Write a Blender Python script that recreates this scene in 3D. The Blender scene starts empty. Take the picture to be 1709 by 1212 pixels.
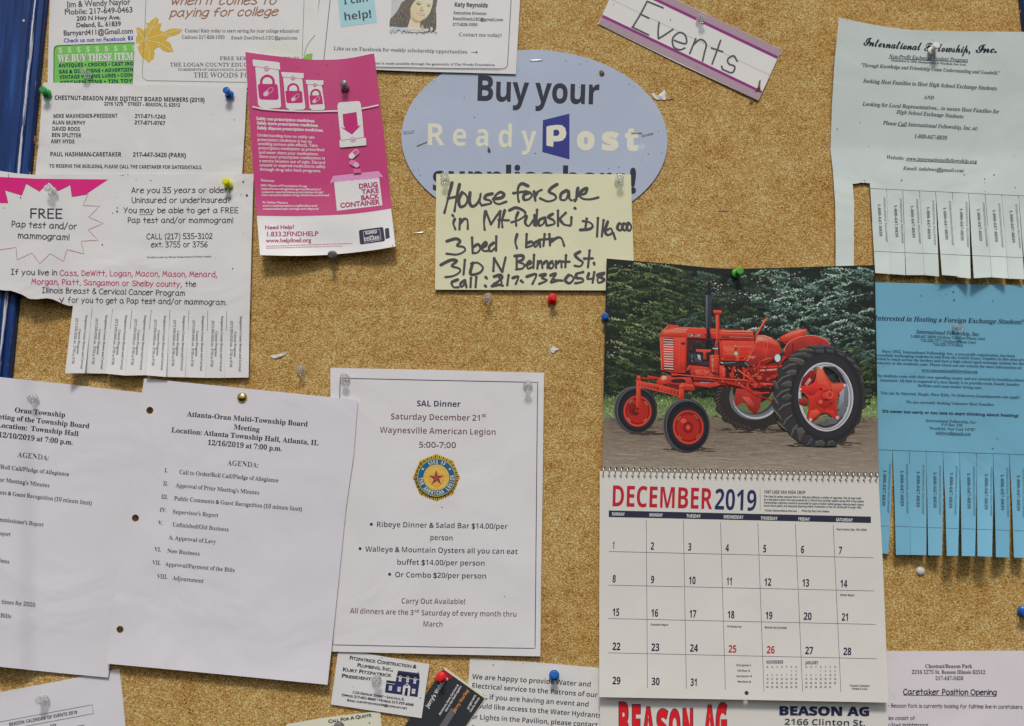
import bpy, math, random
import numpy as np
from mathutils import Matrix, Vector
from mathutils.geometry import delaunay_2d_cdt
random.seed(7)
rng = np.random.default_rng(7)
sc = bpy.context.scene
COL = sc.collection
R = math.radians

# ------------------------------------------------------------------ camera
TILT = R(10.8); DIST = 1.01; CZ = 1.40; F = 1709 * 35 / 36
cam_d = bpy.data.cameras.new('camera'); cam = bpy.data.objects.new('camera', cam_d); COL.objects.link(cam)
cam_d.lens = 35; cam_d.sensor_width = 36; cam_d.clip_start = 0.02; cam_d.clip_end = 100
CAM = np.array([0, -DIST * math.cos(TILT), CZ - DIST * math.sin(TILT)])
cam.location = CAM; cam.rotation_euler = (R(90) + TILT, 0, 0)
sc.camera = cam
# ------------------------------------------------------------------ sky, sun, exposure
SUN_EL, SUN_AZ = R(50), R(3)          # the sun stands in front of the board, high up
world = bpy.data.worlds.new("World"); sc.world = world; world.use_nodes = True
nt = world.node_tree; bg = nt.nodes['Background']
sky = nt.nodes.new('ShaderNodeTexSky'); sky.sky_type = 'NISHITA'; sky.sun_disc = False
sky.sun_elevation = SUN_EL; sky.sun_rotation = math.pi + SUN_AZ; sky.dust_density = 3.0; sky.air_density = 1.0
nt.links.new(sky.outputs[0], bg.inputs[0]); bg.inputs[1].default_value = 0.088
sun_d = bpy.data.lights.new('sun', 'SUN'); sun_d.energy = 1.75; sun_d.angle = R(10); sun_d.color = (1, 0.95, 0.86)
sun = bpy.data.objects.new('sun', sun_d); COL.objects.link(sun)
sdir = Vector((math.sin(SUN_AZ) * math.cos(SUN_EL) * -1, -math.cos(SUN_AZ) * math.cos(SUN_EL), math.sin(SUN_EL)))
sun.rotation_euler = sdir.to_track_quat('Z', 'Y').to_euler()
sc.view_settings.view_transform = 'Standard'; sc.view_settings.look = 'None'
sc.view_settings.exposure = -0.20; sc.view_settings.gamma = 1

# ------------------------------------------------------------------ colour helpers
LIT = 0.64          # how bright a white face on the board reads; turns a seen colour into a base colour
def lin(c):
    c = np.asarray(c, float) / 255
    return np.where(c < 0.04045, c / 12.92, ((c + 0.055) / 1.055) ** 2.4)
def alb(c): return tuple(np.clip(lin(c) / LIT, 0.0, 0.88)) + (1.0,)

# ------------------------------------------------------------------ where a point of the board lies
ct, st = math.cos(TILT), math.sin(TILT)
def P(x, y, h=0.0):
    """ray through photograph point (x, y) met with the plane h metres in front of the cork"""
    x = np.asarray(x, float); y = np.asarray(y, float); h = np.asarray(h, float)
    dx = (x - 854.5) / F; u = -(y - 606.0) / F
    dy = ct - st * u; dz = st + ct * u
    t = (-h - CAM[1]) / dy
    return np.stack([CAM[0] + dx * t, np.broadcast_to(-h, dx.shape) + 0 * dx, CAM[2] + dz * t], -1)
MM = 0.001

# ------------------------------------------------------------------ object helpers
def tagit(o, label=None, cat=None, group=None, kind=None):
    if label: o['label'] = label
    if cat: o['category'] = cat
    if group: o['group'] = group
    if kind: o['kind'] = kind
    return o
def mesh_obj(name, verts, faces, mat, parent=None, smooth=False, cols=None):
    me = bpy.data.meshes.new(name)
    me.from_pydata([tuple(v) for v in verts], [], [tuple(f) for f in faces])
    me.materials.append(mat)
    if smooth: me.polygons.foreach_set('use_smooth', [True] * len(me.polygons))
    if cols is not None:
        a = me.color_attributes.new('ink', 'FLOAT_COLOR', 'POINT')
        a.data.foreach_set('color', np.asarray(cols, np.float32).ravel())
    me.update()
    o = bpy.data.objects.new(name, me); COL.objects.link(o)
    if parent is not None:
        o.parent = parent; o.matrix_parent_inverse = Matrix.Translation(-parent.location) if parent.type == 'EMPTY' else Matrix()
    return o
def empty(name, loc, label, cat, group=None):
    o = bpy.data.objects.new(name, None); COL.objects.link(o); o.location = tuple(loc); o.empty_display_size = 0.01
    return tagit(o, label, cat, group)

# ------------------------------------------------------------------ materials
def newmat(name):
    m = bpy.data.materials.new(name); m.use_nodes = True
    return m, m.node_tree, m.node_tree.nodes['Principled BSDF']
def paper_mat(name, c, rough=0.72, crinkle=0.25, spec=0.25, mottle=0.035):
    m, t, b = newmat(name)
    a = alb(c)
    geo = t.nodes.new('ShaderNodeTexCoord')
    n1 = t.nodes.new('ShaderNodeTexNoise'); n1.inputs['Scale'].default_value = 22; n1.inputs['Detail'].default_value = 5
    n2 = t.nodes.new('ShaderNodeTexNoise'); n2.inputs['Scale'].default_value = 700; n2.inputs['Detail'].default_value = 2
    t.links.new(geo.outputs['Object'], n1.inputs['Vector']); t.links.new(geo.outputs['Object'], n2.inputs['Vector'])
    mp = t.nodes.new('ShaderNodeMapRange'); mp.inputs[1].default_value = 0.3; mp.inputs[2].default_value = 0.7
    mp.inputs[3].default_value = 1 - mottle; mp.inputs[4].default_value = 1 + mottle
    mx = t.nodes.new('ShaderNodeMath'); mx.operation = 'MULTIPLY_ADD'; mx.inputs[1].default_value = 0.6; mx.inputs[2].default_value = 0.2
    t.links.new(n1.outputs[0], mx.inputs[0])
    ad = t.nodes.new('ShaderNodeMath'); ad.operation = 'MULTIPLY_ADD'; ad.inputs[1].default_value = 0.4
    t.links.new(n2.outputs[0], ad.inputs[0]); t.links.new(mx.outputs[0], ad.inputs[2]); mx.inputs[2].default_value = 0.0
    t.links.new(ad.outputs[0], mp.inputs[0])
    vm = t.nodes.new('ShaderNodeVectorMath'); vm.operation = 'SCALE'; vm.inputs[0].default_value = a[:3]
    t.links.new(mp.outputs[0], vm.inputs['Scale']); t.links.new(vm.outputs[0], b.inputs['Base Color'])
    b.inputs['Roughness'].default_value = rough; b.inputs['Specular IOR Level'].default_value = spec
    if crinkle:
        w = t.nodes.new('ShaderNodeTexNoise'); w.inputs['Scale'].default_value = 9; w.inputs['Detail'].default_value = 3; w.inputs['Roughness'].default_value = 0.45
        w.inputs['Distortion'].default_value = 0.8
        t.links.new(geo.outputs['Object'], w.inputs['Vector'])
        bp = t.nodes.new('ShaderNodeBump'); bp.inputs['Strength'].default_value = min(1, crinkle * 2.2); bp.inputs['Distance'].default_value = 0.01
        t.links.new(w.outputs[0], bp.inputs['Height']); t.links.new(bp.outputs[0], b.inputs['Normal'])
    return m
def ink_mat(name, rough=0.6, spec=0.3):
    m, t, b = newmat(name)
    at = t.nodes.new('ShaderNodeAttribute'); at.attribute_name = 'ink'
    geo = t.nodes.new('ShaderNodeTexCoord'); n = t.nodes.new('ShaderNodeTexNoise'); n.inputs['Scale'].default_value = 900
    t.links.new(geo.outputs['Object'], n.inputs['Vector'])
    mp = t.nodes.new('ShaderNodeMapRange'); mp.inputs[1].default_value = 0.3; mp.inputs[2].default_value = 0.7
    mp.inputs[3].default_value = 0.93; mp.inputs[4].default_value = 1.07
    t.links.new(n.outputs[0], mp.inputs[0])
    vm = t.nodes.new('ShaderNodeVectorMath'); vm.operation = 'SCALE'
    t.links.new(at.outputs['Color'], vm.inputs[0]); t.links.new(mp.outputs[0], vm.inputs['Scale']); t.links.new(vm.outputs[0], b.inputs['Base Color'])
    b.inputs['Roughness'].default_value = rough; b.inputs['Specular IOR Level'].default_value = spec
    return m
INK = ink_mat('printing_ink'); INKP = ink_mat('magenta_gloss_ink', .34, .5); INKG = ink_mat('glossy_printing_ink', 0.42, 0.22)
def plastic(name, c, rough=0.25, trans=0.0, bump=0.0):
    m, t, b = newmat(name)
    b.inputs['Base Color'].default_value = alb(c); b.inputs['Roughness'].default_value = rough
    b.inputs['Transmission Weight'].default_value = trans; b.inputs['IOR'].default_value = 1.46
    geo = t.nodes.new('ShaderNodeTexCoord'); n = t.nodes.new('ShaderNodeTexNoise'); n.inputs['Scale'].default_value = 300
    t.links.new(geo.outputs['Object'], n.inputs['Vector'])
    mp = t.nodes.new('ShaderNodeMapRange'); mp.inputs[3].default_value = rough * 0.7; mp.inputs[4].default_value = rough * 1.4 + 0.02
    t.links.new(n.outputs[0], mp.inputs[0]); t.links.new(mp.outputs[0], b.inputs['Roughness'])
    return m
def metal(name, c, rough=0.3):
    m = plastic(name, c, rough); m.node_tree.nodes['Principled BSDF'].inputs['Metallic'].default_value = 1.0
    return m

# ------------------------------------------------------------------ polygons
def inside(px, py, loops):
    r = np.zeros(px.shape, bool)
    for L in loops:
        L = np.asarray(L, float); x0, y0 = L[:, 0], L[:, 1]; x1, y1 = np.roll(x0, -1), np.roll(y0, -1)
        for a, b, c, d in zip(x0, y0, x1, y1):
            if b == d: continue
            cr = ((b > py) != (d > py)) & (px < (c - a) * (py - b) / (d - b) + a)
            r ^= cr
    return r
def resample(L, step):
    L = [tuple(p[:2]) for p in L]; out = []
    for i, a in enumerate(L):
        b = L[(i + 1) % len(L)]; n = max(1, int(math.hypot(b[0] - a[0], b[1] - a[1]) / step))
        for k in range(n): out.append((a[0] + (b[0] - a[0]) * k / n, a[1] + (b[1] - a[1]) * k / n))
    return out
def tri(loops, step=0, union=False):
    """triangulate loops (even-odd, or the union of convex pieces); step > 0 adds a grid inside"""
    if step: loops = [resample(L, step) for L in loops]
    pts, edges, faces = [], [], []
    for L in loops:
        n0 = len(pts); pts += [Vector((float(p[0]), float(p[1]))) for p in L]
        idx = list(range(n0, n0 + len(L)))
        if union: faces.append(idx)
        else: edges += [(idx[i], idx[(i + 1) % len(idx)]) for i in range(len(idx))]
    if step:
        A = np.array([p[:] for p in pts]); x0, y0 = A.min(0); x1, y1 = A.max(0)
        gx, gy = np.meshgrid(np.arange(x0 + step / 2, x1, step), np.arange(y0 + step / 2, y1, step)); gx = gx.ravel(); gy = gy.ravel()
        if len(gx):
            k = inside(gx, gy, loops)
            for s in (-1, 1):
                k &= inside(gx + s * step * .3, gy, loops) & inside(gx, gy + s * step * .3, loops)
            pts += [Vector((float(a), float(b))) for a, b in zip(gx[k], gy[k])]
    r = delaunay_2d_cdt(pts, edges, faces, 1 if union else 0, 1e-6, True)
    V = np.array([v[:] for v in r[0]]); T = np.array([f for f in r[2] if len(f) == 3], int).reshape(-1, 3)
    if union: T = T[[len(r[5][i]) > 0 for i, f in enumerate(r[2]) if len(f) == 3]] if len(T) else T
    else:
        if len(T):
            c = V[T].mean(1); T = T[inside(c[:, 0], c[:, 1], loops)]
    if len(T):
        a, b, c = V[T[:, 0]], V[T[:, 1]], V[T[:, 2]]
        ar = (b[:, 0] - a[:, 0]) * (c[:, 1] - a[:, 1]) - (b[:, 1] - a[:, 1]) * (c[:, 0] - a[:, 0])
        l2 = np.maximum(np.maximum(((b - a) ** 2).sum(1), ((c - b) ** 2).sum(1)), ((a - c) ** 2).sum(1))
        ok = np.abs(ar) > l2 * (0.01 if step else 1e-5); T = T[ok]; ar = ar[ok]
        fl = ar > 0; T[fl] = T[fl][:, ::-1]
    return V, T
def smooth_line(p, n=6, closed=False):
    """Catmull-Rom through the points"""
    p = [np.array(q, float) for q in p]
    if len(p) < 3: return p
    if closed: q = [p[-1]] + p + [p[0], p[1]]
    else: q = [2 * p[0] - p[1]] + p + [2 * p[-1] - p[-2]]
    out = []
    for i in range(1, len(q) - 2):
        a, b, c, d = q[i - 1:i + 3]
        for k in range(n):
            t = k / n
            out.append(0.5 * ((2 * b) + (c - a) * t + (2 * a - 5 * b + 4 * c - d) * t * t + (-a + 3 * b - 3 * c + d) * t ** 3))
    if not closed: out.append(q[-2])
    return out
def stroke_pieces(pts, w, nseg=8, wf=None):
    """convex pieces whose union is a round-ended stroke"""
    out = []
    for i, p in enumerate(pts):
        r = w / 2 * (wf(i / max(1, len(pts) - 1)) if wf else 1)
        out.append([(p[0] + r * math.cos(a * 2 * math.pi / nseg), p[1] + r * math.sin(a * 2 * math.pi / nseg)) for a in range(nseg)])
        if i:
            q = pts[i - 1]; dx, dy = p[0] - q[0], p[1] - q[1]; l = math.hypot(dx, dy)
            if l > 1e-6:
                nx, ny = -dy / l * r, dx / l * r
                out.append([(q[0] + nx, q[1] + ny), (q[0] - nx, q[1] - ny), (p[0] - nx, p[1] - ny), (p[0] + nx, p[1] + ny)])
    return out

# ------------------------------------------------------------------ letters
# outlines come from Blender's own built-in typeface, which also holds serif, script and bold alphabets
# (upper case, lower case, digits, slant, extra weight across, extra weight up)
SB, SS = (0x1D400, 0x1D41A, 0x1D7CE), (0x1D5D4, 0x1D5EE, 0x1D7EC)
ALPH = {'gill': None, 'serifb': SB, 'serif': SB, 'serifi': SB, 'serifbi': SB, 'script': (0x1D4D0, 0x1D4EA, 0x1D7CE), 'sans': SS, 'sansb': SS, 'sansi': None}
SLANT = {'serifi': .26, 'serifbi': .26, 'sansi': .22}
THIN = {'serif': (-.042, 0), 'serifi': (-.04, 0), 'sans': (-.046, -.034)}
EMB = {'serifb': 0.018, 'serifbi': 0.018, 'sansb': 0.05, 'script': 0.02}
def code(c, font):
    A = ALPH[font]
    if A is None: return c
    if 'A' <= c <= 'Z': return chr(A[0] + ord(c) - 65)
    if 'a' <= c <= 'z': return chr(A[1] + ord(c) - 97)
    if '0' <= c <= '9' and A[2]: return chr(A[2] + ord(c) - 48)
    return c
fc = bpy.data.curves.new('typeface_probe', 'FONT'); fc.size = 1; fc.resolution_u = 3; fc.fill_mode = 'NONE'; fc.dimensions = '3D'
fo = bpy.data.objects.new('typeface_probe', fc); COL.objects.link(fo)
def outlines(body):
    """contours of a short text, as Blender's built-in typeface draws them"""
    fc.body = body; bpy.context.view_layer.update()
    dg = bpy.context.evaluated_depsgraph_get(); fe = fo.evaluated_get(dg); me = fe.to_mesh()
    V = np.zeros(len(me.vertices) * 3); me.vertices.foreach_get('co', V); V = V.reshape(-1, 3)[:, :2]
    E_ = np.zeros(len(me.edges) * 2, int); me.edges.foreach_get('vertices', E_); E_ = E_.reshape(-1, 2)
    nx = {}
    for p, q in E_.tolist(): nx.setdefault(p, []).append(q); nx.setdefault(q, []).append(p)
    seen, out = set(), []
    for s in range(len(V)):
        if s in seen or s not in nx: continue
        L = [s]; seen.add(s); cur = s
        while True:
            n = [k for k in nx[cur] if k not in seen]
            if not n: break
            k = cur + 1 if (cur + 1) in n else n[0]
            L.append(k); seen.add(k); cur = k
        if len(L) > 2:
            W = [V[L[0]]]
            for k in L[1:]:
                if np.hypot(*(V[k] - W[-1])) > 2e-3: W.append(V[k])
            if len(W) > 2: out.append(np.array(W))
    fe.to_mesh_clear()
    return out
_H = outlines('H'); H_MINX = min(l[:, 0].min() for l in _H); H_N = len(_H)
OUT = {}
def raw(c, font):
    k = code(c, font)
    if k not in OUT:
        ls = outlines(k + 'H'); hl = ls[-H_N:]; OUT[k] = (ls[:-H_N], min(l[:, 0].min() for l in hl) - H_MINX)
    return OUT[k]
CAPS = {}
def capheight(font):
    if font not in CAPS:
        L = raw('H', font)[0]; CAPS[font] = max(l[:, 1].max() for l in L)
    return CAPS[font]
def offset_loop(L, dx, dy):
    a = np.roll(L, 1, 0); b = np.roll(L, -1, 0)
    e1 = L - a; e2 = b - L
    def nrm(e):
        l = np.hypot(e[:, 0], e[:, 1]) + 1e-9; return np.stack([e[:, 1] / l, -e[:, 0] / l], 1)
    n = nrm(e1) + nrm(e2); l = np.hypot(n[:, 0], n[:, 1]) + 1e-6; n = n / l[:, None] * np.minimum(1.5, 1 / np.clip(l / 2, .5, 1))[:, None]
    return L + n * np.array([dx, dy])
def area(L): return 0.5 * np.sum(L[:, 0] * np.roll(L[:, 1], -1) - np.roll(L[:, 0], -1) * L[:, 1])
GL = {}
def glyph(c, font, w):
    k = (c, font, w)
    if k in GL: return GL[k]
    cap = capheight(font)
    if c == ' ': own, adv = [], .3
    else: own, adv = raw(c, font); adv = adv / cap
    if c == ' ': adv = 0.36 if font != 'sansb' else 0.4
    own = [l / cap for l in own]
    if own:
        big = max(own, key=lambda l: abs(area(l))); s = 1 if area(big) > 0 else -1
        dx = w; dy = w
        if font in THIN and c.isalnum(): dx += THIN[font][0]; dy += THIN[font][1]
        elif not c.isalnum() and font in EMB: dx = dy = w + EMB[font]
        if dx or dy: own = [offset_loop(l, dx * s, dy * s) for l in own]
        if font in SLANT: own = [np.stack([l[:, 0] + l[:, 1] * SLANT[font], l[:, 1]], 1) for l in own]
        V, T = tri([l for l in own])
    else: V, T = np.zeros((0, 2)), np.zeros((0, 3), int)
    if font in THIN: adv -= 0.03
    GL[k] = (V, T, adv)
    return GL[k]
# hand-lettered rounded alphabet: every letter as pen strokes (x, y in base 36; baseline 4, x-height e, capitals i)
PEN = {
'a': "9d 5e 1b 07 25 54 87 9b/!9e 97 b4", 'b': "!1i 14/1b 5e 9c 98 65 34 16", 'c': "8c 5e 1b 07 24 54 86", 'd': "9b 5e 1b 07 34 74 97/!9j 94",
'e': "19 5a 9b 8d 5e 1b 07 24 64 96", 'f': "8h 6i 4h 3e 34/!0c 7c", 'g': "9d 5e 1b 07 35 75 9a/9e 96 82 50 11", 'h': "!1i 14/1a 4d 7d 8a 84", 'i': "!1e 14/!1h 1i",
'j': "5e 55 41 20 01/!5h 5i", 'k': "!1i 14/!8d 19 84", 'l': "!1i 14", 'm': "!1e 14/1b 3e 5d 6a 64/6b 9e bd c9 c4", 'n': "!1e 14/1b 4e 7d 89 84",
'o': "5e 1b 17 44 74 a8 9c 5e", 'p': "!1e 10/1b 4e 8d 98 65 25 16", 'q': "9d 5e 1b 07 35 75 9a/!9e 90", 'r': "!1e 14/1a 3d 7e", 's': "8d 5e 2d 2b 5a 87 75 44 05",
't': "!4i 44/!0d 8d", 'u': "1e 17 34 64 8a/!8e 8a 84", 'v': "!0e 44 8e", 'w': "!0e 34 6b 94 ce", 'x': "!0e 84/!8e 04", 'y': "!0e 45/!9e 10", 'z': "!0e 8e 04 84",
'A': "!04 5i a4/!28 88", 'B': "!1i 14/1i 6i 7e 1c/1c 8b 96 14", 'C': "af 8i 4h 0c 16 44 84 a6", 'D': "!1i 14/1i 7g ab 86 14", 'E': "!9i 1i 14 94/!1b 8b", 'F': "!9i 1i 14/!1b 8b",
'G': "bg 6i 2g 0b 25 64 b5 ba/!6a ca", 'H': "!1i 14/!ai a4/!1b ab", 'I': "!0i 8i/!4i 44/!04 84", 'J': "!3i bi/8i 87 64 35 07", 'K': "!1i 14/!9i 1a 94", 'L': "!1i 14 84",
'M': "!04 2i 68 ai c4", 'N': "!14 1i a4 ai", 'O': "6i 1f 07 44 84 c8 be 6i", 'P': "!1i 14/1i 7h 8d 5a 1a", 'Q': "6i 1f 07 44 84 c8 be 6i/!78 c2", 'R': "!1i 14/1i 7h 8d 4b 1b/!3b a4",
'S': "9g 6i 1g 1d 5b 99 95 44 05", 'T': "!0i ci/!6i 64", 'U': "1i 18 34 84 a8 ai", 'V': "!0i 54 ai", 'W': "!0i 44 7g a4 ei", 'X': "!0i a4/!ai 04", 'Y': "!0i 5b/!ai 34", 'Z': "!0i 9i 04 a4",
'0': "5i 1e 17 44 74 98 9e 5i", '1': "!1f 4i 44/!14 74", '2': "1f 4i 8g 7c 04/!04 94", '3': "0h 5i 8f 3c/3c 98 74 34 05", '4': "!7i 08 a8/!7i 74", '5': "!9i 2i 1c/1c 6c 98 74 34 05",
'6': "8i 3f 08 24 64 98 6b 18", '7': "!0i 9i 34", '8': "5c 1f 4i 8g 5c 07 24 74 97 5c", '9': "8f 5i 1f 2b 6a 9d 9f 7/9f 97 54", '-': "!0a 6a", ',': "!25 01", '.': "!14 15", '!': "!1i 18/!14 15", '?': "0g 4i 8f 4b 48/!44 45",
'(': "4i 1e 16 30", ')': "1i 4e 46 20", ':': "!1c 1d/!15 16", '/': "!02 8j", '&': "a4 2f 5i 7f 09 24 64 a9", "'": "!1i 1g", '@': "8b 5b 47 88 8b 97 b9 be 6h 0b 34 94", '$': "9g 6i 1g 1d 5b 99 95 44 05/!5k 52"}
PEN['9'] = "9f 5i 1f 2b 6a 9d 9f 98 54"
def pen_glyph(c, w, sl=0.0):
    k = (c, 'pen', w, sl)
    if k in GL: return GL[k]
    if c == ' ' or c not in PEN:
        GL[k] = (np.zeros((0, 2)), np.zeros((0, 3), int), 0.46); return GL[k]
    pcs = []; mx = 0
    for s in PEN[c].split('/'):
        hard = s.startswith('!'); s = s.lstrip('!')
        pts = [((int(q[0], 36)) / 14, (int(q[1], 36) - 4) / 14) for q in s.split()]
        mx = max(mx, max(p[0] for p in pts))
        if not hard: pts = smooth_line(pts, 4)
        pcs += stroke_pieces(pts, w, 8)
    V, T = tri(pcs, union=True)
    if sl: V = V.copy(); V[:, 0] += V[:, 1] * sl
    GL[k] = (V, T, mx + 0.2)
    return GL[k]

# ------------------------------------------------------------------ print that lies on a sheet
class Ink:
    def __init__(s, sheet, base=0.13, gap=0.02): s.gap = gap; s.h = sheet; s.v = []; s.z = []; s.c = []; s.t = []; s.n = 0; s.base = base; s.lay = 0
    def add(s, V, T, col, z=None):
        if len(T) == 0: return
        V = np.asarray(V, float); s.v.append(V); s.t.append(T + s.n); s.n += len(V)
        s.z.append(np.full(len(V), (s.lay if z is None else z) * MM))
        if callable(col): s.c.append(np.array([alb(col(a, b)) for a, b in V]))
        elif len(col) == 4 and isinstance(col[0], (tuple, list)):       # gradient: colour a at point p, colour b at point q
            ca, p, cb, q = col; p = np.array(p); q = np.array(q); d = q - p
            t = np.clip(((V - p) @ d) / (d @ d), 0, 1)[:, None]
            A = np.array(alb(ca)); B = np.array(alb(cb)); s.c.append(A * (1 - t) + B * t)
        else: s.c.append(np.tile(alb(col), (len(V), 1)))
    def up(s, d=None): s.lay += s.gap if d is None else d
    def poly(s, pts, col, step=14, holes=(), z=None, smooth=False):
        if smooth: pts = smooth_line(pts, 5, True)
        L = [pts] + list(holes); xs = [p[0] for p in pts]; ys = [p[1] for p in pts]
        big = max(max(xs) - min(xs), max(ys) - min(ys)) > step * 1.5
        V, T = tri([[tuple(q) for q in l] for l in L], step if big else 0)
        s.add(V, T, col, z); 
        if z is None: s.up()
    def ell(s, cx, cy, rx, ry, col, rot=0, n=28, inner=None, z=None, step=14):
        c, d = math.cos(rot), math.sin(rot)
        def ring(a, b): return [(cx + a * math.cos(t) * c - b * math.sin(t) * d, cy + a * math.cos(t) * d + b * math.sin(t) * c) for t in [k * 2 * math.pi / n for k in range(n)]]
        s.poly(ring(rx, ry), col, step, [ring(*inner)] if inner else (), z)
    def line(s, pts, w, col, z=None, smooth=False, step=10, closed=False):
        if smooth: pts = smooth_line(pts, 6)
        pts = [np.array(p, float) for p in pts]
        if closed: pts = pts + [pts[0]]
        q = [pts[0]]
        for a, b in zip(pts, pts[1:]):
            n = max(1, int(np.hypot(*(b - a)) / step))
            for k in range(1, n + 1): q.append(a + (b - a) * k / n)
        q = np.array(q)
        if len(q) < 2: return
        d = np.gradient(q, axis=0); l = np.hypot(d[:, 0], d[:, 1])[:, None] + 1e-9; nrm = np.stack([-d[:, 1], d[:, 0]], 1) / l * w / 2
        V = np.concatenate([q + nrm, q - nrm]); n = len(q)
        T = []
        for i in range(n - 1): T += [(i, i + 1, n + i), (i + 1, n + i + 1, n + i)]
        s.add(V, np.array(T), col, z)
        if z is None: s.up(0.001)
    def pen(s, strokes, w, col, z=None, wf=None, smooth=True):
        for st_ in strokes:
            pts = smooth_line(st_, 5) if (smooth and len(st_) > 2) else st_
            V, T = tri(stroke_pieces([tuple(p) for p in pts], w, 8, wf), union=True)
            s.add(V, T, col, z)
            if z is None: s.up(0.0015)
    def text(s, body, font, a, b, cap, col, w=0.0, bow=0.0, z=None, track=0.0, nat=False, smallcaps=False):
        """body set from point a to point b, fitted to that width, capitals `cap` high"""
        gs = []; x = 0.0
        if cap < 8.6 and font[:3] != 'pen': w += (0.010 + (8.6 - cap) * 0.004) * (.5 if font in ('serifb', 'sansb', 'serifbi') else 1)       # small print spreads a little into the paper
        for ch in body:
            k = 1.0
            if smallcaps and ch.islower(): ch = ch.upper(); k = 0.8
            V, T, adv = pen_glyph(ch, w or 0.12, .3 if font == 'peni' else 0) if font[:3] == 'pen' else glyph(ch, font, round(w, 2))
            gs.append((V * k, T, x)); x += adv * k + track
        x -= track
        if x <= 0: return
        if font[:3] == 'pen': x -= 0.2
        a = np.array(a, float); b = np.array(b, float); d = b - a; L = np.hypot(*d); u = d / L; up = np.array([u[1], -u[0]])
        sx = cap if nat else L / x
        for V, T, ox in gs:
            if len(T) == 0: continue
            X = (V[:, 0] + ox) * sx; Y = V[:, 1] * cap
            t = X / L
            Q = a + X[:, None] * u + (Y - bow * 4 * t * (1 - t))[:, None] * up
            s.add(Q, T[:, ::-1], col, z)
    def build(s, name, parent, mat=None):
        if not s.v: return None
        V = np.concatenate(s.v); Z = np.concatenate(s.z); T = np.concatenate(s.t); C = np.concatenate(s.c)
        H = s.h(V[:, 0], V[:, 1]) + s.base * MM + Z
        # consistent facing
        a, b, c = V[T[:, 0]], V[T[:, 1]], V[T[:, 2]]
        ar = (b[:, 0] - a[:, 0]) * (c[:, 1] - a[:, 1]) - (b[:, 1] - a[:, 1]) * (c[:, 0] - a[:, 0])
        fl = ar > 0; T = T.copy(); T[fl] = T[fl][:, ::-1]
        return mesh_obj(name, P(V[:, 0], V[:, 1], H), T.tolist(), mat or INK, parent, True, C)

# ------------------------------------------------------------------ how far a sheet stands off the cork
def hf(base, *terms):
    """base in mm; terms: ('g', x, y, sx, sy, amp) bump, ('x'|'y', at, k) ramp past a line, ('f', y0, slope, kup, kdown) soft fold, ('w', amp, lx, ly, phase)"""
    def h(x, y):
        x = np.asarray(x, float); y = np.asarray(y, float)
        r = np.full(np.broadcast(x, y).shape, float(base))
        for t in terms:
            if t[0] == 'g': r = r + t[5] * np.exp(-((x - t[1]) / t[3]) ** 2 - ((y - t[2]) / t[4]) ** 2)
            elif t[0] == 'y': d = (y - t[1]) * (1 if t[2] > 0 else -1); r = r + abs(t[2]) * np.maximum(d, 0) ** 2 / 1e4
            elif t[0] == 'x': d = (x - t[1]) * (1 if t[2] > 0 else -1); r = r + abs(t[2]) * np.maximum(d, 0) ** 2 / 1e4
            elif t[0] == 'f':
                d = y - t[1] - t[2] * (x - 1500); s = np.sqrt(d * d + 16) - 4; r = r + np.where(d < 0, t[3], t[4]) * s
            elif t[0] == 's': r = r + t[3] / (1 + np.exp((x - t[1]) / t[2]))
            elif t[0] == 'w': r = r + t[1] * np.sin(x / t[2] + t[4]) * np.sin(y / t[3] + 1.7 * t[4])
        return r * MM
    return h
SHEETS = {}
def sheet_mesh(name, loops, h, mat, parent, step=9, thick=0.18):
    V, T = tri(loops, step)
    H = h(V[:, 0], V[:, 1]); top = P(V[:, 0], V[:, 1], H); bot = top.copy(); bot[:, 1] += thick * MM
    n = len(V); verts = list(top) + list(bot); faces = T.tolist() + (T[:, ::-1] + n).tolist()
    ed = {}
    for a, b, c in T.tolist():
        for e in ((a, b), (b, c), (c, a)): ed[e] = 1
    m = 2 * n
    for (a, b) in ed:
        if (b, a) not in ed:
            verts += [top[a], top[b], bot[b], bot[a]]; faces.append((m + 3, m + 2, m + 1, m)); m += 4
    return mesh_obj(name, verts, faces, mat, parent, True)
def sheet(name, key, outline, h, mat, label, cat, holes=(), group=None, step=9, thick=0.18, part='sheet'):
    cx = sum(p[0] for p in outline) / len(outline); cy = sum(p[1] for p in outline) / len(outline)
    e = empty(name, P(cx, cy, 0.0), label, cat, group)
    sheet_mesh(part, [outline] + list(holes), h, mat, e, step, thick)
    SHEETS[key] = (e, h)
    return e
def circ(x, y, r, n=18): return [(x + r * math.cos(k * 2 * math.pi / n), y + r * math.sin(k * 2 * math.pi / n)) for k in range(n)]
def specks(key, pts, name='pin_holes'):
    """little staple and pin holes in a sheet"""
    e, h = SHEETS[key]; I = Ink(h)
    for p in pts:
        x, y = p[:2]; r = p[2] if len(p) > 2 else random.uniform(.7, 1.3); a = random.uniform(0, 3.14); k = random.uniform(.5, 1)
        I.poly([(x + r * math.cos(t) * math.cos(a) - r * k * math.sin(t) * math.sin(a), y + r * math.cos(t) * math.sin(a) + r * k * math.sin(t) * math.cos(a)) for t in [q * 1.047 for q in range(6)]], (52, 44, 42), z=0.12)
    o = I.build(name, e); o['kind'] = 'stuff'
K = (32, 33, 50)
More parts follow.
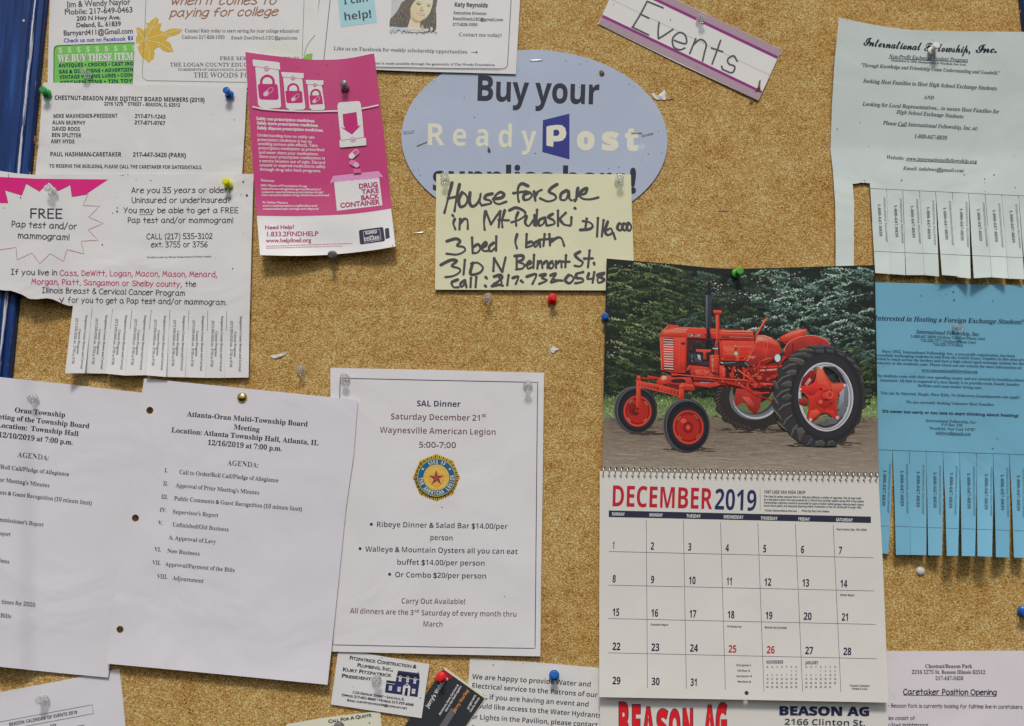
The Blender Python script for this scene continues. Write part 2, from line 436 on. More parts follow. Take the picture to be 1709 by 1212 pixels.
# ------------------------------------------------------------------ the board: cork panel and painted wooden frame
XL = float(P(82, 0)[0]); XR = float(P(1699, 0)[0]); ZT = float(P(800, -190)[2]); ZB = float(P(800, 1400)[2])
def cork_mat():
    m, t, b = newmat('cork')
    tc = t.nodes.new('ShaderNodeTexCoord'); N = t.nodes.new; Lk = t.links.new
    v1 = N('ShaderNodeTexVoronoi'); v1.inputs['Scale'].default_value = 820; v1.inputs['Randomness'].default_value = 1
    v2 = N('ShaderNodeTexVoronoi'); v2.inputs['Scale'].default_value = 1500
    n1 = N('ShaderNodeTexNoise'); n1.inputs['Scale'].default_value = 640; n1.inputs['Detail'].default_value = 4; n1.inputs['Roughness'].default_value = .65
    n2 = N('ShaderNodeTexNoise'); n2.inputs['Scale'].default_value = 14; n2.inputs['Detail'].default_value = 4
    n3 = N('ShaderNodeTexNoise'); n3.inputs['Scale'].default_value = 60; n3.inputs['Detail'].default_value = 3
    mpg = N('ShaderNodeMapping'); mpg.inputs['Scale'].default_value = (1, 1, 1.5); Lk(tc.outputs['Object'], mpg.inputs[0])
    for n in (v1, v2, n1, n3): Lk(mpg.outputs[0], n.inputs['Vector'])
    Lk(tc.outputs['Object'], n2.inputs['Vector'])
    s1 = N('ShaderNodeSeparateColor'); Lk(v1.outputs['Color'], s1.inputs[0]); s2 = N('ShaderNodeSeparateColor'); Lk(v2.outputs['Color'], s2.inputs[0])
    def mth(op, a, bb, c=None):
        q = N('ShaderNodeMath'); q.operation = op
        for i, x in enumerate((a, bb, c)):
            if x is None: continue
            if isinstance(x, (int, float)): q.inputs[i].default_value = x
            else: Lk(x, q.inputs[i])
        return q.outputs[0]
    a = mth('MULTIPLY', s1.outputs[0], 0.30); a = mth('MULTIPLY_ADD', s2.outputs[1], 0.26, a)
    a = mth('MULTIPLY_ADD', n1.outputs[0], 0.62, a); a = mth('MULTIPLY_ADD', n3.outputs[0], 0.22, a); a = mth('MULTIPLY_ADD', n2.outputs[0], 0.20, a); a = mth('SUBTRACT', a, 0.04)
    r = N('ShaderNodeValToRGB'); Lk(a, r.inputs[0]); e = r.color_ramp.elements
    st_ = [(0.46, (70, 44, 18)), (0.56, (114, 79, 38)), (0.65, (157, 118, 60)), (0.82, (176, 138, 75)), (.99, (230, 204, 150))]
    e[0].position, e[0].color = st_[0][0], alb(st_[0][1]); e[1].position, e[1].color = st_[-1][0], alb(st_[-1][1])
    for p, c in st_[1:-1]:
        q = e.new(p); q.color = alb(c)
    Lk(r.outputs[0], b.inputs['Base Color']); b.inputs['Roughness'].default_value = .85; b.inputs['Specular IOR Level'].default_value = .2
    bp = N('ShaderNodeBump'); bp.inputs['Strength'].default_value = .55; bp.inputs['Distance'].default_value = .0012
    Lk(a, bp.inputs['Height']); Lk(bp.outputs[0], b.inputs['Normal'])
    return m
def blue_mat():
    m, t, b = newmat('blue_paint'); N = t.nodes.new; Lk = t.links.new
    tc = N('ShaderNodeTexCoord'); mp = N('ShaderNodeMapping'); mp.inputs['Scale'].default_value = (1, 1, .06); Lk(tc.outputs['Object'], mp.inputs[0])
    n = N('ShaderNodeTexNoise'); n.inputs['Scale'].default_value = 150; n.inputs['Detail'].default_value = 5; n.inputs['Roughness'].default_value = .6; Lk(mp.outputs[0], n.inputs['Vector'])
    r = N('ShaderNodeValToRGB'); Lk(n.outputs[0], r.inputs[0]); e = r.color_ramp.elements
    e[0].position = .3; e[0].color = alb((4, 28, 72)); e[1].position = .74; e[1].color = alb((36, 78, 138)); q = e.new(.55); q.color = alb((12, 50, 106))
    # worn ridges: bare wood and old white paint along the bead
    uv = N('ShaderNodeAttribute'); uv.attribute_name = 'wear'
    mp2 = N('ShaderNodeMapping'); mp2.inputs['Scale'].default_value = (1, 1, .05); Lk(tc.outputs['Object'], mp2.inputs[0])
    n2 = N('ShaderNodeTexNoise'); n2.inputs['Scale'].default_value = 500; n2.inputs['Detail'].default_value = 6; n2.inputs['Roughness'].default_value = .7; Lk(mp2.outputs[0], n2.inputs['Vector'])
    ad = N('ShaderNodeMath'); ad.operation = 'ADD'; Lk(uv.outputs['Fac'], ad.inputs[0]); Lk(n2.outputs[0], ad.inputs[1])
    r2 = N('ShaderNodeMapRange'); r2.inputs[1].default_value = .98; r2.inputs[2].default_value = 1.1; Lk(ad.outputs[0], r2.inputs[0])
    v = N('ShaderNodeTexVoronoi'); v.inputs['Scale'].default_value = 45; Lk(tc.outputs['Object'], v.inputs['Vector'])
    r3 = N('ShaderNodeMapRange'); r3.inputs[1].default_value = .075; r3.inputs[2].default_value = .045; r3.inputs[3].default_value = 0; r3.inputs[4].default_value = .8; Lk(v.outputs['Distance'], r3.inputs[0])
    mx0 = N('ShaderNodeMath'); mx0.operation = 'MAXIMUM'; Lk(r2.outputs[0], mx0.inputs[0]); Lk(r3.outputs[0], mx0.inputs[1])
    mx = N('ShaderNodeMix'); mx.data_type = 'RGBA'; Lk(mx0.outputs[0], mx.inputs[0]); Lk(r.outputs[0], mx.inputs[6]); mx.inputs[7].default_value = alb((190, 190, 195))
    Lk(mx.outputs[2], b.inputs['Base Color']); b.inputs['Roughness'].default_value = .42; b.inputs['Specular IOR Level'].default_value = .3
    bp = N('ShaderNodeBump'); bp.inputs['Strength'].default_value = .4; bp.inputs['Distance'].default_value = .001; Lk(n.outputs[0], bp.inputs['Height']); Lk(bp.outputs[0], b.inputs['Normal'])
    return m
CORK = cork_mat(); BLUE = blue_mat()
board = empty('bulletin_board', ((XL + XR) / 2, 0.012, ZB), 'brown cork bulletin board in a worn blue painted wooden frame, behind all the papers', 'bulletin board')
def box(name, x0, x1, y0, y1, z0, z1, mat, parent):
    v = [(x, y, z) for x in (x0, x1) for y in (y0, y1) for z in (z0, z1)]
    f = [(0, 1, 3, 2), (4, 6, 7, 5), (0, 4, 5, 1), (2, 3, 7, 6), (0, 2, 6, 4), (1, 5, 7, 3)]
    return mesh_obj(name, v, f, mat, parent)
box('cork_panel', XL - .006, XR + .006, 0, .009, ZB, ZT, CORK, board)
def rail(name, x0, sgn, prof, parent):
    """moulded rail: profile (mm outwards, mm proud, wear) swept up the board"""
    vs, fs, wr = [], [], []; nz = 60; n = len(prof)
    for k in range(nz + 1):
        z = ZB + (ZT - ZB) * k / nz
        for (dx, h, w) in prof: vs.append((x0 + sgn * dx * MM, -h * MM, z)); wr.append(w)
    for k in range(nz):
        for i in range(n - 1):
            a = k * n + i; q = (a, a + 1, a + n + 1, a + n); fs.append(q if sgn < 0 else q[::-1])
    m = len(vs)
    vs += [(x0, .012, ZB), (x0 + sgn * prof[-1][0] * MM, .012, ZB), (x0 + sgn * prof[-1][0] * MM, .012, ZT), (x0, .012, ZT)]; wr += [0] * 4
    fs += [(m, m + 3, m + 2, m + 1)]
    o = mesh_obj(name, vs, fs, BLUE, parent)
    a = o.data.attributes.new('wear', 'FLOAT', 'POINT'); a.data.foreach_set('value', wr)
    return o
PR = [(0, -9, 0), (0, 5.5, 0), (.3, 7.2, .2), (1.2, 8.4, .42), (2.4, 8.9, .3), (5.4, 9.1, .25), (6.2, 8.6, 0), (6.7, 8.7, .1), (7.5, 10.4, .45), (8.6, 11.6, .62), (9.8, 11.9, .6), (10.8, 11.5, .4), (11.4, 10.9, .2), (12.2, 11.2, .35), (13.4, 12.2, .2),
      (20, 12.5, .12), (34, 12.5, .15), (50, 12.5, .1), (80, 12.5, .1), (110, 12.5, .1)]
rail('frame_rail', XL, -1, PR, board); rail('frame_rail', XR, 1, PR, board)

# old holes and dark chips in the cork
_vs, _fs = [], []
for k in range(420):
    if k % 3: x, y = random.uniform(60, 1700), random.uniform(-20, 1230)
    else:
        cx_, cy_ = random.choice([(640, 560), (1210, 300), (470, 560), (960, 560), (950, 900), (1570, 1000), (330, 1170), (1180, 220), (660, 380), (1330, 400)]); x, y = random.gauss(cx_, 34), random.gauss(cy_, 30)
    r = random.uniform(.45, 1.25) * .62 * MM; p = P(x, y, .06 * MM); a = random.uniform(0, 3); n_ = len(_vs)
    if p[0] < XL + .002 or p[0] > XR - .002: continue
    for j in range(6): t = a + j * 1.047; _vs.append((p[0] + r * math.cos(t) * random.uniform(.6, 1.2), p[1], p[2] + r * math.sin(t) * random.uniform(.6, 1.2)))
    _fs.append(tuple(range(n_ + 5, n_ - 1, -1)))
mesh_obj('pin_holes', _vs, _fs, paper_mat('hole_shadow_brown', (58, 40, 24), .95, 0, .05), board)['kind'] = 'stuff'

def Q(ox, oy, s): return lambda x, y: (ox + x / s, oy + y / s)
Q1 = Q(0, 0, 3.974); Q2 = Q(400, 0, 3.974); Q3 = Q(830, 0, 3.488); Q4 = Q(1320, 0, 3.974); Q5 = Q(0, 280, 3.367); Q6 = Q(400, 260, 4.6625)
Q7 = Q(690, 270, 4.497); Q8 = Q(1320, 240, 4.393); QC1 = Q(0, 600, 3.974); QC2 = Q(0, 900, 3.884); QS = Q(540, 600, 4.329); QT = Q(540, 850, 3.347)
QB = Q(1440, 460, 3.788); QF = Q(540, 1080, 6.104); QW = Q(770, 1080, 6.104); QK = Q(1440, 930, 4.297); QD = Q(990, 770, 2.744); QE = Q(1230, 770, 2.741); QU = Q(1420, 740, 5.509)
def TX(I, q, rows, font, cap, col, **kw):
    for r in rows:
        k = dict(kw); k.update(r[5] if len(r) > 5 else {})
        I.text(r[0], k.pop('font', font), q(r[1], r[2]), q(r[3], r[4]), k.pop('cap', cap), k.pop('col', col), **k)

# ------------------------------------------------------------------ top left: buyers' flyer
LAV = paper_mat('white_copy_paper', (198, 197, 206)); LAV2 = paper_mat('white_copy_paper_dull', (193, 192, 201), crinkle=.16); CREAM = paper_mat('cream_card', (214, 210, 205), .5, .1)
h = hf(1.0)
sheet('flyer', 'buy', [(84, -40), (232, -40), (229, 0), (221, 146), (79, 146), (83, 0)], h, paper_mat('grey_flyer_paper', (205, 200, 203), .5, .1),
      'grey and green flyer offering to buy antiques, pinned by the blue frame', 'flyer')
e, _ = SHEETS['buy']; I = Ink(h); kk = (62, 58, 66)
TX(I, Q1, [("Jim & Wendy Naylor", 443, 50, 865, 30, dict(cap=10)), ("Mobile: 217-649-0463", 427, 98, 882, 82, dict(cap=9)), ("200 N Hwy Ave.", 508, 137, 800, 128, dict(cap=7)),
    ("Deland, IL. 61839", 505, 182, 803, 172, dict(cap=7.5)), ("Barnyard411@Gmail.com", 420, 236, 883, 222, dict(cap=8.5)), ("Check us out on Facebook", 422, 282, 833, 270, dict(cap=6.5, col=(75, 80, 158)))], 'gill', 8, kk, w=.022)
I.build('lettering', e)
I = Ink(h); I.poly([Q1(848, 240), Q1(880, 238), Q1(882, 266), Q1(850, 268)], (42, 72, 150)); I.text('f', 'sansb', Q1(862, 267), Q1(874, 266), 6, (225, 225, 235)); I.build('logo_square', e)
I = Ink(h)
I.poly([(89, 146), (89.5, 84), (91, 78), (96, 75.6), (150, 73.5), (225, 70.7), (221.2, 146)], (28, 60, 40)); I.poly([(90.3, 146), (91, 84.5), (92.6, 79.3), (97, 77), (150, 75), (224.5, 72.2), (220.8, 146)], (104, 176, 82)); I.build('green_panel', e)
I = Ink(h, .26)
for i in range(9): I.text('$', 'serifb', (97 + 15.4 * i, 88 - .5 * i), (104.5 + 15.4 * i, 87.8 - .5 * i), 8.5, (165, 215, 150))
for dx, dy, c in ((.7, .6, (120, 60, 90)), (0, 0, (236, 228, 220))): I.text("WE BUY THESE ITEM", 'serifb', (97 + dx, 104 + dy), (222.5 + dx * 0, 100 + dy), 12, c, w=.03 - dx * .02); I.lay += .08
TX(I, Q1, [("ANTIQUES • CROCKS • CAST IRO", 388, 446, 886, 432), ("GAS & OIL • SIGNS • ADVERTISIN", 389, 487, 884, 472), ("VINTAGE FISHING LURES • COIN", 394, 523, 880, 508), ("KITCHEN TINS • TIN TOY", 396, 560, 878, 546)], 'sansb', 5.8, (22, 48, 66), w=0)
I.build('lettering', e)

# ------------------------------------------------------------------ college savings postcard
h = hf(1.8)
sheet('postcard', 'college', [(230, -40), (537, -40), (532.5, 0), (523.5, 100), (519, 148), (221.5, 143), (228, 0)], h, paper_mat('ivory_card', (222, 217, 208), .45, .08),
      'ivory postcard with a yellow leaf about paying for college, above the typed board members list', 'postcard')
e, _ = SHEETS['college']; I = Ink(h)
I.poly([Q2(130, 352), Q2(170, 320), Q2(215, 290), Q2(300, 288), Q2(360, 290), Q2(405, 330), Q2(412, 400), Q2(410, 480), Q2(100, 480)], (206, 216, 190), smooth=True)
I.poly([Q2(415, 390), Q2(440, 362), Q2(492, 352), Q2(488, 400)], (112, 168, 70)); I.line([Q2(425, 370), Q2(450, 300), Q2(500, 232)], .8, (70, 110, 60), smooth=True)
g = (112, 138, 100)
I.line([(244, -20), (243.5, 0), (241, 60), (237.3, 122), (238.5, 130), (245, 134.5), (330, 136), (412, 137.5)], .9, g); I.line([(508.5, -20), (507.5, 0), (504, 100)], .9, g); I.build('border_line', e)
I = Ink(h, .14); leaf = [(1035, 112), (1053, 130), (1048, 160), (1072, 155), (1060, 200), (1085, 212), (1120, 195), (1160, 188), (1210, 195), (1190, 222), (1150, 238), (1118, 243), (1098, 268), (1130, 285), (1138, 310), (1152, 342), (1112, 347), (1078, 335), (1058, 312), (1040, 318), (1022, 330), (1026, 360), (1015, 390), (988, 416), (962, 395), (942, 378), (922, 345), (912, 312), (932, 292), (902, 282), (901, 250), (912, 235), (903, 190), (915, 180), (938, 190), (955, 205), (975, 180), (966, 150), (985, 155), (1005, 135)]
I.poly([Q1(*p) for p in leaf], (190, 158, 58))
for pts in ([(905, 288), (960, 262), (1000, 200), (1035, 120)], [(960, 262), (1090, 222), (1205, 197)], [(960, 264), (1060, 285), (1145, 338)], [(955, 266), (990, 330), (990, 408)], [(958, 262), (935, 230), (908, 195)], [(1000, 200), (975, 165)], [(1010, 190), (1050, 165)], [(1060, 232), (1130, 235)], [(980, 320), (935, 345)], [(1045, 280), (1060, 305)]):
    I.line([Q1(*p) for p in pts], .7, (226, 214, 180))
I.build('leaf_print', e)
I = Ink(h, .16); br = (142, 94, 60)
I.text("when it comes to", 'peni', (285, 7.5), (459, 7), 14, br, w=.14); I.text("paying for college", 'peni', (283, 28), (462, 25.5), 13.5, br, w=.14)
TX(I, Q1, [("Contact Katy today to start saving for your college education!", 1225, 214, 1985, 216), ("Call/text: 217-828-1050", 1205, 257, 1490, 257, dict(cap=5.2)), ("Email: ExecDirecLCEC@gmail.com", 1532, 260, 1972, 262, dict(cap=5.2)),
    ("FREE SERVICE PROVIDED BY", 1457, 398, 1990, 400), ("THE LOGAN COUNTY EDUCATION COALITION", 1126, 440, 1990, 442, dict(cap=6)), ("TO RESIDENTS OF LOGAN COUNTY, ILLINOIS", 1178, 468, 1655, 470, dict(cap=3.4)), ("THE WOODS FOUNDATION", 1282, 513, 1920, 516, dict(cap=8))], 'serif', 5.6, (84, 84, 88))
I.build('lettering', e)

# ------------------------------------------------------------------ 'I can help' postcard with a portrait print
h = hf(3.2)
sheet('postcard', 'help', [(538, -40), (873, -40), (868, 0), (861, 123.8), (700, 119.5), (519, 112), (533.5, 0)], h, paper_mat('white_card', (217, 214, 208), .45, .06),
      'white postcard with a woman portrait and blue help box, overlapping the oval sign', 'postcard')
e, _ = SHEETS['help']; I = Ink(h); nv = (56, 66, 96)
I.line([(553, -20), (551, 0), (540.5, 100), (539, 107), (560, 109.6), (629, 112), (740, 114.2), (830, 115), (842, 115), (847, 110), (853, 0), (854, -20)], 1.1, nv)
I.line([(540, 110), (629, 113.9), (740, 116), (835, 117)], .5, nv); I.build('border_line', e)
I = Ink(h); I.poly([Q2(646, -60), Q2(650, 0), Q2(670, 181), Q2(912, 150), Q2(895, 0), Q2(890, -60)], (150, 190, 208))
I.text("I can", 'sansb', Q2(690, 32), Q2(856, 10), 12, (58, 64, 78)); I.text("help!", 'sansb', Q2(692, 138), Q2(878, 116), 13, (58, 64, 78)); I.build('blue_box', e)
I = Ink(h)
TX(I, Q2, [("Katy Reynolds", 1423, 44, 1645, 50, dict(cap=7, font='sans', w=.05)), ("Executive Director", 1418, 95, 1638, 101), ("ExecDirecLCEC@gmail.com", 1414, 134, 1748, 142), ("217-828-1050", 1411, 172, 1577, 174)], 'sansb', 5, (62, 62, 72), w=0)
TX(I, Q2, [("Contact me today!", 1453, 240, 1737, 246), ("Like us on Facebook for weekly scholarship opportunities", 622, 332, 1510, 356), ("Quality education for Logan County students is made possible through the generosity of The Woods Foundation", 420, 420, 1692, 438, dict(cap=3.6))], 'serif', 5.8, (66, 68, 84))
I.line([Q2(1535, 347), Q2(1578, 347)], .8, K); I.line([Q2(1566, 338), Q2(1578, 347), Q2(1566, 357)], .8, K); I.build('lettering', e)
# portrait print
I = Ink(h); q = Q(620, 0, 12.2)
def PP(pts, c, **k): I.poly([q(*p) for p in pts], c, step=30, **k)
PP([(410, -80), (1370, -80), (1330, 300), (1320, 640), (380, 600), (400, 300)], ((176, 178, 180), q(400, 0), (205, 206, 206), q(1350, 300)))
PP([(700, -80), (1290, -80), (1310, 200), (1320, 420), (1300, 640), (1180, 650), (1040, 640), (980, 470), (1100, 380), (1160, 300), (1240, 60), (1000, 0), (860, 60), (800, 240), (800, 400), (760, 470), (720, 560), (600, 590), (480, 590), (375, 560), (380, 400), (440, 330), (540, 200), (610, 60), (680, 10)], (98, 93, 86), smooth=True)
for _k in range(420):
    x = random.choice([random.uniform(390, 780), random.uniform(1060, 1300)]); y = random.uniform(40, 600)
    if x < 780 and y < 330 - (x - 440) * .95: continue
    if 1000 < x and y < 420 and x < 1225: continue
    l = random.uniform(30, 70); sw = random.uniform(-22, 22); c = random.choice([(62, 58, 56), (76, 70, 66), (112, 106, 96), (154, 146, 128), (122, 116, 112), (98, 90, 78)])
    I.line([q(x, y), q(x + sw, y + l * .5), q(x - sw * .4, y + l)], random.uniform(.35, .8), c, z=.075 + .0003 * _k, step=4)
I.lay = .22
PP([(790, 380), (850, 420), (1000, 420), (985, 520), (1030, 650), (740, 640), (740, 540), (770, 440)], (205, 190, 160))
PP([(860, 50), (900, 0), (960, -80), (1230, -80), (1245, 60), (1220, 160), (1190, 260), (1130, 340), (1050, 400), (970, 430), (890, 400), (820, 330), (790, 230), (805, 140)], ((222, 205, 170), q(1080, 120), (204, 178, 140), q(810, 330)), smooth=True)
PP([(820, 330), (890, 400), (970, 432), (1050, 402), (990, 460), (900, 470), (830, 420)], (176, 152, 116))
PP([(905, 258), (960, 300), (1020, 330), (1080, 320), (1095, 290), (1040, 275), (980, 262)], (184, 134, 122)); PP([(935, 268), (985, 300), (1040, 312), (1075, 300), (1020, 284)], (232, 226, 214))
PP([(900, 75), (950, 62), (1005, 95), (985, 112), (940, 96)], (120, 104, 92)); PP([(1115, 118), (1165, 110), (1205, 128), (1170, 142)], (110, 94, 82)); PP([(955, 84), (985, 88), (975, 104), (950, 96)], (70, 62, 60))
I.line([q(905, 40), q(975, 40), q(1030, 78)], .6, (130, 108, 88)); I.line([q(1120, 92), q(1170, 82), q(1215, 98)], .6, (130, 108, 88))
PP([(985, 200), (1000, 150), (1035, 120), (1040, 190), (1070, 215), (1030, 235), (985, 218)], (196, 160, 118)); I.line([q(985, 215), q(1030, 232), q(1070, 215)], .6, (140, 100, 80))
PP([(740, 600), (800, 560), (900, 600), (1030, 610), (1035, 660), (735, 655)], (222, 221, 218)); PP([(385, 540), (480, 545), (600, 560), (740, 560), (750, 620), (370, 610)], (160, 176, 192)); PP([(1010, 500), (1060, 520), (1070, 590), (1030, 600)], (190, 150, 96))
for _k in range(60):          # the print fades out at its edges
    x, y = random.uniform(375, 1330), random.uniform(575, 650); PP([(x - 16, y), (x, y - random.uniform(15, 45)), (x + 16, y), (x, y + 30)], (216, 214, 210))
I.build('portrait_print', e)

# ------------------------------------------------------------------ typed list of board members
h = hf(3.4, ('g', 205, 225, 9, 90, .8), ('g', 400, 250, 40, 60, .8))
sheet('notice', 'park', [(71.7, 138), (150, 139), (300, 142), (412, 146), (409.5, 200), (403.5, 300), (58, 300), (66.5, 215)], h, LAV,
      'white typed list of park district board members, a green and a blue pin on top', 'notice')
e, _ = SHEETS['park']; I = Ink(h)
TX(I, Q1, [("CHESTNUT-BEASON PARK DISTRICT BOARD MEMBERS (2019)", 361, 662, 1357, 678, dict(cap=7.3, w=0)), ("2216 1275", 690, 700, 817, 701, dict(cap=6)), ("TH", 820, 684, 840, 685, dict(cap=3.4)), ("STREET - BEASON, IL 62512", 847, 702, 1195, 709, dict(cap=6)),
    ("MIKE MAXHEIMER-PRESIDENT", 352, 783, 780, 781), ("217-871-1243", 893, 782, 1098, 788), ("ALAN MURPHY", 347, 825, 566, 828), ("217-871-9767", 891, 825, 1096, 831), ("DAVID ROOS", 345, 867, 530, 869), ("BEN SPLITTER", 342, 908, 538, 912), ("AMY HYDE", 337, 950, 495, 952),
    ("PAUL HASHMAN-CARETAKER", 331, 1037, 804, 1039, dict(cap=7.3)), ("217-447-3420 (PARK)", 880, 1039, 1234, 1045, dict(cap=7.3)), ("TO RESERVE THE BUILDING, PLEASE CALL THE CARETAKER FOR DATES/DETAILS.", 326, 1112, 1340, 1122, dict(cap=5.8, w=0))], 'sansb', 6.6, K, w=0)
I.build('lettering', e)
specks('park', [(356, 192), (391, 200, 1.1), (363, 176, .5)])

# ------------------------------------------------------------------ magenta flyer
h = hf(5.5, ('g', 575, 150, 45, 400, -2.0), ('x', 470, -4.5), ('y', 300, 6.5), ('g', 560, 425, 60, 40, -6.0))
top = smooth_line([(409.5, 87), (450, 92.5), (500, 98), (540, 100), (580, 97.5), (624.5, 89)], 5); bot = smooth_line([(660, 411.5), (620, 418), (560, 424.5), (500, 427), (434, 426)], 5)
outl = [tuple(p) for p in top] + [(633, 160), (644.6, 260), (652, 340)] + [tuple(p) for p in bot] + [(427, 340), (420.5, 255), (414, 160)]
FLY = paper_mat('glossy_white_stock', (208, 205, 203), .35, .05, .4)
sheet('flyer', 'pink', outl, h, FLY, 'magenta glossy flyer about prescription medicine safety, curling off the cork', 'flyer')
e, _ = SHEETS['pink']; MG = (172, 34, 102); MGd = (168, 30, 98); W = (220, 212, 216)
I = Ink(h, .12); up_ = [tuple(p) for p in top]; edge = smooth_line([Q6(1181, 410), Q6(1000, 438), Q6(800, 458), Q6(500, 469), Q6(350, 470), Q6(133, 467)], 5)
I.poly(up_ + [(633, 160), (644.6, 260)] + [tuple(p) for p in edge] + [(420.5, 255), (414, 160)], MG, step=9); I.build('magenta_panel', e, INKP)
I = Ink(h, .3, .05)
def bottle(cap, body, lock, sc_, r, inner, rx, rr):
    I.poly([Q2(*p) for p in body], W); I.poly([Q2(*p) for p in cap], W); I.line([Q2(*cap[-1]), Q2(*cap[-2])], .7, MGd)
    I.ell(*Q2(*sc_), r / 3.974, r / 3.974, MG, n=24, inner=(inner / 3.974, inner / 3.974)); I.poly([Q2(*p) for p in lock], MG)
    cx = sum(p[0] for p in lock) / len(lock); cy = sum(p[1] for p in lock) / len(lock); k = r / 48
    cap_ = [(cx + k * (a * .77 + b * .64), cy + k * (-a * .64 + b * .77)) for a, b in [(-26, 13), (-34, 8), (-37, 0), (-34, -8), (-26, -13), (26, -13), (34, -8), (37, 0), (34, 8), (26, 13)]]
    I.line([Q2(*p) for p in cap_], .55, W, closed=True, step=3); I.poly([Q2(*p) for p in cap_[:5]] + [Q2(cx, cy - 8 * k), Q2(cx, cy + 12 * k)], (205, 170, 190))
    I.ell(*Q2(*rx), rr / 3.974, rr / 3.974, MGd); I.ell(*Q2(*rx), (rr - 3) / 3.974, (rr - 3) / 3.974, W); I.text("Rx", 'sansb', Q2(rx[0] - rr * .6, rx[1] + rr * .4), Q2(rx[0] + rr * .6, rx[1] + rr * .5), rr / 3.974 * .9, MGd)
bottle([(85, 400), (92, 395), (258, 413), (266, 420), (269, 465), (90, 440)], [(103, 440), (258, 462), (275, 705), (266, 716), (180, 722), (138, 714), (122, 695)], [(120, 568), (130, 556), (242, 558), (252, 568), (259, 650), (250, 662), (140, 660), (129, 650)], (184, 545), 50, 33, (178, 455), 17)
bottle([(275, 478), (425, 486), (423, 522), (284, 512)], [(288, 512), (414, 522), (436, 715), (425, 727), (335, 731), (308, 715)], [(302, 603), (408, 603), (414, 612), (419, 675), (410, 683), (318, 684), (310, 676)], (355, 592), 41, 27, (352, 518), 14)
bottle([(437, 531), (557, 534), (554, 566), (443, 560)], [(450, 560), (545, 566), (566, 720), (556, 730), (482, 731), (464, 720)], [(461, 634), (544, 632), (553, 690), (469, 695)], (504, 625), 36, 23, (499, 563), 11)
I.line([Q2(*p) for p in [(85, 708), (150, 723), (260, 732), (400, 738), (520, 739), (655, 736)]], 2.4, W); I.line([Q2(808, 721), Q2(870, 709), Q2(920, 697)], 2.4, W)
I.poly([Q2(*p) for p in [(648, 705), (652, 688), (662, 680), (780, 671), (796, 674), (803, 690), (813, 770), (824, 910), (838, 918), (840, 960), (832, 965), (672, 979), (664, 974), (661, 935), (671, 928), (660, 830)]], W)
I.poly([Q2(*p) for p in [(683, 757), (775, 743), (784, 836), (805, 832), (745, 893), (672, 846), (689, 843)]], MG); I.line([Q2(671, 932), Q2(826, 912)], .8, MGd); I.ell(*Q2(751, 927), 4.6, 4.4, MGd); I.ell(*Q2(751, 927), 3.8, 3.6, W); I.text("Rx", 'sansb', Q2(742, 934), Q2(762, 934), 3.4, MGd)
def capsule(cx, cy, a, l, w_, c1, c2):
    def T_(u, v): return Q2(cx + u * math.cos(a) - v * math.sin(a), cy + u * math.sin(a) + v * math.cos(a))
    p = [(l * .5 - w_ / 2 + w_ / 2 * math.cos(t), w_ / 2 * math.sin(t)) for t in [-1.57 + k * .314 for k in range(11)]]; p2 = [(-x, -y) for x, y in p]
    I.poly([T_(*s) for s in p + p2], c1); I.poly([T_(*s) for s in [(0, -w_ / 2 + 3), (0, w_ / 2 - 3)] + [(x * .93, y * .8) for x, y in p][::-1]], c2)
capsule(757, 1022, -.72, 78, 36, W, (190, 80, 135)); capsule(760, 1086, .5, 72, 36, (205, 110, 155), (216, 160, 188)); I.poly([Q2(*p) for p in [(752, 1118), (802, 1120), (806, 1146), (756, 1150)]], (200, 92, 145))
I.build('picture_print', e, INKG)
I = Ink(h, .26); wt = (232, 212, 222)
TX(I, Q2, [("Safely use prescription medicines.", 110, 795, 500, 812), ("Safely store prescription medicines.", 113, 825, 523, 842), ("Safely dispose prescription medicines.", 115, 857, 556, 874)], 'gill', 5.0, (238, 225, 230), w=.03)
TX(I, Q2, [("Understanding how to safely use", 116, 905, 497, 920), ("prescription medicines is key to", 118, 934, 478, 948), ("avoiding serious side effects. Take", 121, 962, 517, 975), ("prescription medication as prescribed", 124, 990, 561, 1003), ("and never share your medications.", 127, 1019, 523, 1031),
    ("Store your prescription medications in", 128, 1047, 566, 1059), ("a secure location out of sight. Discard", 130, 1075, 567, 1088), ("unused or expired medications safely", 131, 1103, 569, 1115), ("through drug take back programs.", 134, 1132, 540, 1143), ("Resources:", 140, 1202, 230, 1208, dict(cap=3.8))], 'gill', 4.9, wt, w=0)
TX(I, Q6, [("NIH: Misuse of Prescription Drugs", 163, 238, 525, 245), ("https://www.drugabuse.gov/publications/", 168, 265, 632, 269), ("research-reports/misuse-prescription-drugs/", 170, 290, 650, 292), ("how-can-prescription-drug-misuse-be-prevented", 172, 313, 697, 315), ("Rx Safety Matters", 177, 370, 375, 373), ("www.rxsafetymatters.org/families-and-", 178, 396, 608, 397), ("communities/safe-storage-and-disposal", 180, 421, 615, 420)], 'gill', 3.4, wt, w=0)
I.build('lettering', e, INKG)
I = Ink(h, .24); I.poly([Q6(*p) for p in [(735, 205), (1085, 170), (1111, 385), (757, 429)]], (214, 210, 212))
lid = [(728, 158), (1080, 119), (1115, 160), (1108, 170), (1092, 160)]; zz = [(1090 - 14.4 * k, (178 if k % 2 else 166) + k * 1.55) for k in range(25)]
I.poly([Q6(*p) for p in lid + zz + [(722, 205), (712, 216), (703, 210)]], (214, 136, 178)); I.lay += .2; TX(I, Q6, [("DRUG", 928, 255, 1077, 240), ("TAKE", 952, 299, 1083, 284), ("BACK", 945, 346, 1085, 331), ("CONTAINER", 783, 405, 1089, 375)], 'gill', 7.6, (158, 32, 92), w=.035); I.build('container_print', e, INKG)
